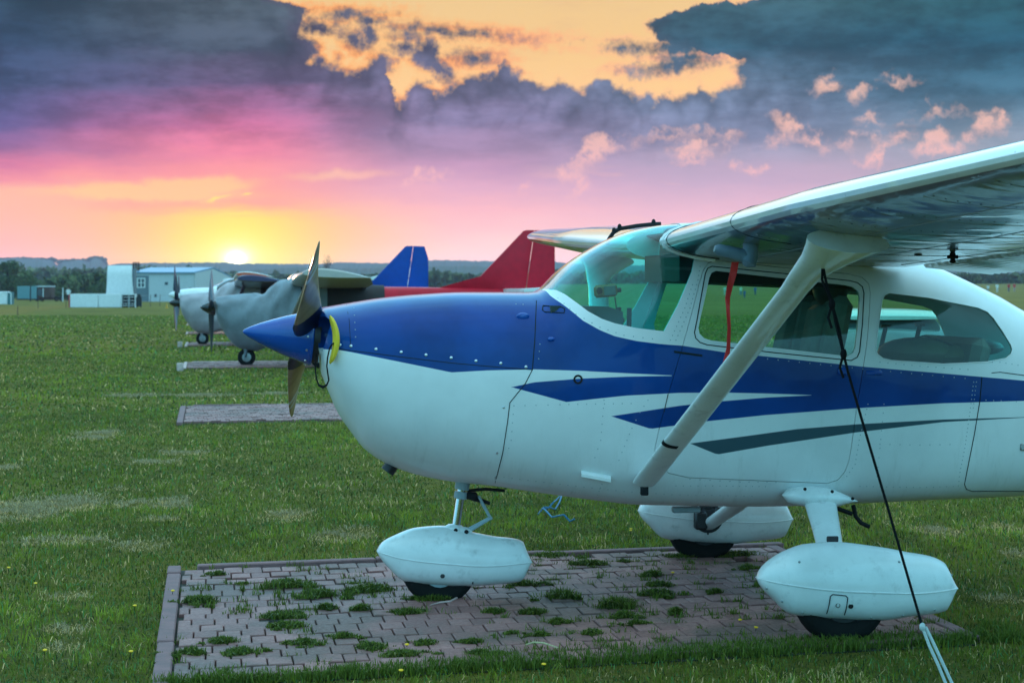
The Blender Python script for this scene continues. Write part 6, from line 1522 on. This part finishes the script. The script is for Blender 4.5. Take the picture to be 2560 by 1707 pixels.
    # the rest of the sky: cool, from a physical sky plus an even cloud light
    ns = T.new('ShaderNodeTexSky'); ns.sky_type = 'NISHITA'; ns.sun_disc = False; ns.sun_elevation = radians(SUN_EL); ns.sun_rotation = SUN_AZ; ns.air_density = 1.5; ns.dust_density = 2.0; ns.ozone_density = 3.0
    sk = T.new('ShaderNodeVectorMath', operation='SCALE'); T.l.new(ns.outputs[0], sk.inputs[0]); sk.inputs['Scale'].default_value = .05
    cool = T.ramp(T.m('DIVIDE', T.mx(el, 0.0), pi / 2), [(0, (.34, 1.02, 1.28, 1)), (.12, (.36, 1.16, 1.54, 1)), (.35, (.48, 1.30, 1.72, 1)), (.6, (.72, 1.34, 1.54, 1)), (1, (.86, 1.2, 1.14, 1))])
    cl = T.step(T.noise(tc, 3.2, 3, .6), .3, .7, lo=.72, hi=1.2); cs = T.new('ShaderNodeVectorMath', operation='SCALE'); T.l.new(cool, cs.inputs[0]); T.l.new(cl, cs.inputs['Scale'])
    a2 = T.new('ShaderNodeVectorMath', operation='ADD'); T.l.new(cs.outputs[0], a2.inputs[0]); T.l.new(sk.outputs[0], a2.inputs[1])
    fr_ = T.m('MULTIPLY', T.step(absaz, radians(100), radians(25)), T.step(el, radians(75), radians(50))); a3 = T.new('ShaderNodeVectorMath', operation='SCALE'); T.l.new(T.ramp(T.m('DIVIDE', el, pi / 2), [(.1, (1.0, .55, .35, 1)), (.2, (.85, .6, .5, 1)), (.3, (.10, .42, .72, 1)), (.6, (.0, .25, .55, 1))]), a3.inputs[0]); T.l.new(fr_, a3.inputs['Scale'])
    a4 = T.new('ShaderNodeVectorMath', operation='ADD'); T.l.new(a2.outputs[0], a4.inputs[0]); T.l.new(a3.outputs[0], a4.inputs[1]); a2 = a4
    m_ = T.mx(T.step(absaz, radians(30), radians(80)), T.step(Hr, 770, 1250))
    bg2 = T.new('ShaderNodeBackground'); T.l.new(c, bg.inputs[0]); T.l.new(a2.outputs[0], bg2.inputs[0]); bg.inputs[1].default_value = WORLD_K; bg2.inputs[1].default_value = WORLD_K
    ms = T.new('ShaderNodeMixShader'); T.l.new(m_, ms.inputs[0]); T.l.new(bg.outputs[0], ms.inputs[1]); T.l.new(bg2.outputs[0], ms.inputs[2]); T.l.new(ms.outputs[0], out.inputs[0])
    w.cycles.sampling_method = 'MANUAL'; w.cycles.sample_map_resolution = 1024
SUN_PX, SUN_EL = 595, 1.3
sun_dir = (FWD + RGT * ((SUN_PX - CX) / F)).normalized()
SUN_AZ = math.atan2(sun_dir.x, sun_dir.y)
WORLD_K = 1.0
world()
sun = bpy.data.lights.new('sun', 'SUN'); sun.energy = 1.6; sun.angle = radians(.8); sun.color = (1, .42, .20)
so = bpy.data.objects.new('sun', sun); COL.objects.link(so)
d = Vector((sun_dir.x * cos(radians(SUN_EL)), sun_dir.y * cos(radians(SUN_EL)), sin(radians(SUN_EL))))
so.rotation_euler = d.to_track_quat('Z', 'Y').to_euler(); so.location = (0, 0, 30)
if HAZE:
    hm = bpy.data.materials.new('haze_air'); hm.use_nodes = True; T = NT(hm.node_tree); T.n.clear(); o_ = T.new('ShaderNodeOutputMaterial'); v = T.new('ShaderNodeVolumePrincipled')
    v.inputs['Color'].default_value = (.55, .68, 1.0, 1); v.inputs['Density'].default_value = HAZE; v.inputs['Anisotropy'].default_value = 0.35; T.l.new(v.outputs[0], o_.inputs['Volume'])
    q = MB(); q.box((0, 0, 22), (5900, 5900, 54)); ho = q.build('haze', hm, smooth=False); tag(ho, kind='stuff'); 
cam = bpy.data.cameras.new('camera'); co = bpy.data.objects.new('camera', cam); COL.objects.link(co)
cam.sensor_fit = 'HORIZONTAL'; cam.sensor_width = 36; cam.lens = 36 * F / 2560; cam.shift_y = -(1707 / 2 - YH) / 2560 ; cam.clip_end = 20000; cam.clip_start = .1
co.location = EYE; co.rotation_euler = (pi / 2, 0, -A)
cam.dof.use_dof = True; cam.dof.focus_distance = 9.0; cam.dof.aperture_fstop = 7.0
SC.camera = co
SC.view_settings.view_transform = 'Standard'; SC.view_settings.look = 'None'; SC.view_settings.exposure = 0; SC.view_settings.gamma = 1
try: SC.view_settings.use_curve_mapping = False
except Exception: pass
SC.cycles.use_denoising = True
SC.cycles.max_bounces = 8; SC.cycles.transparent_max_bounces = 24; SC.cycles.glossy_bounces = 4; SC.cycles.diffuse_bounces = 3; SC.cycles.volume_bounces = 0
SC.cycles.sample_clamp_indirect = 6
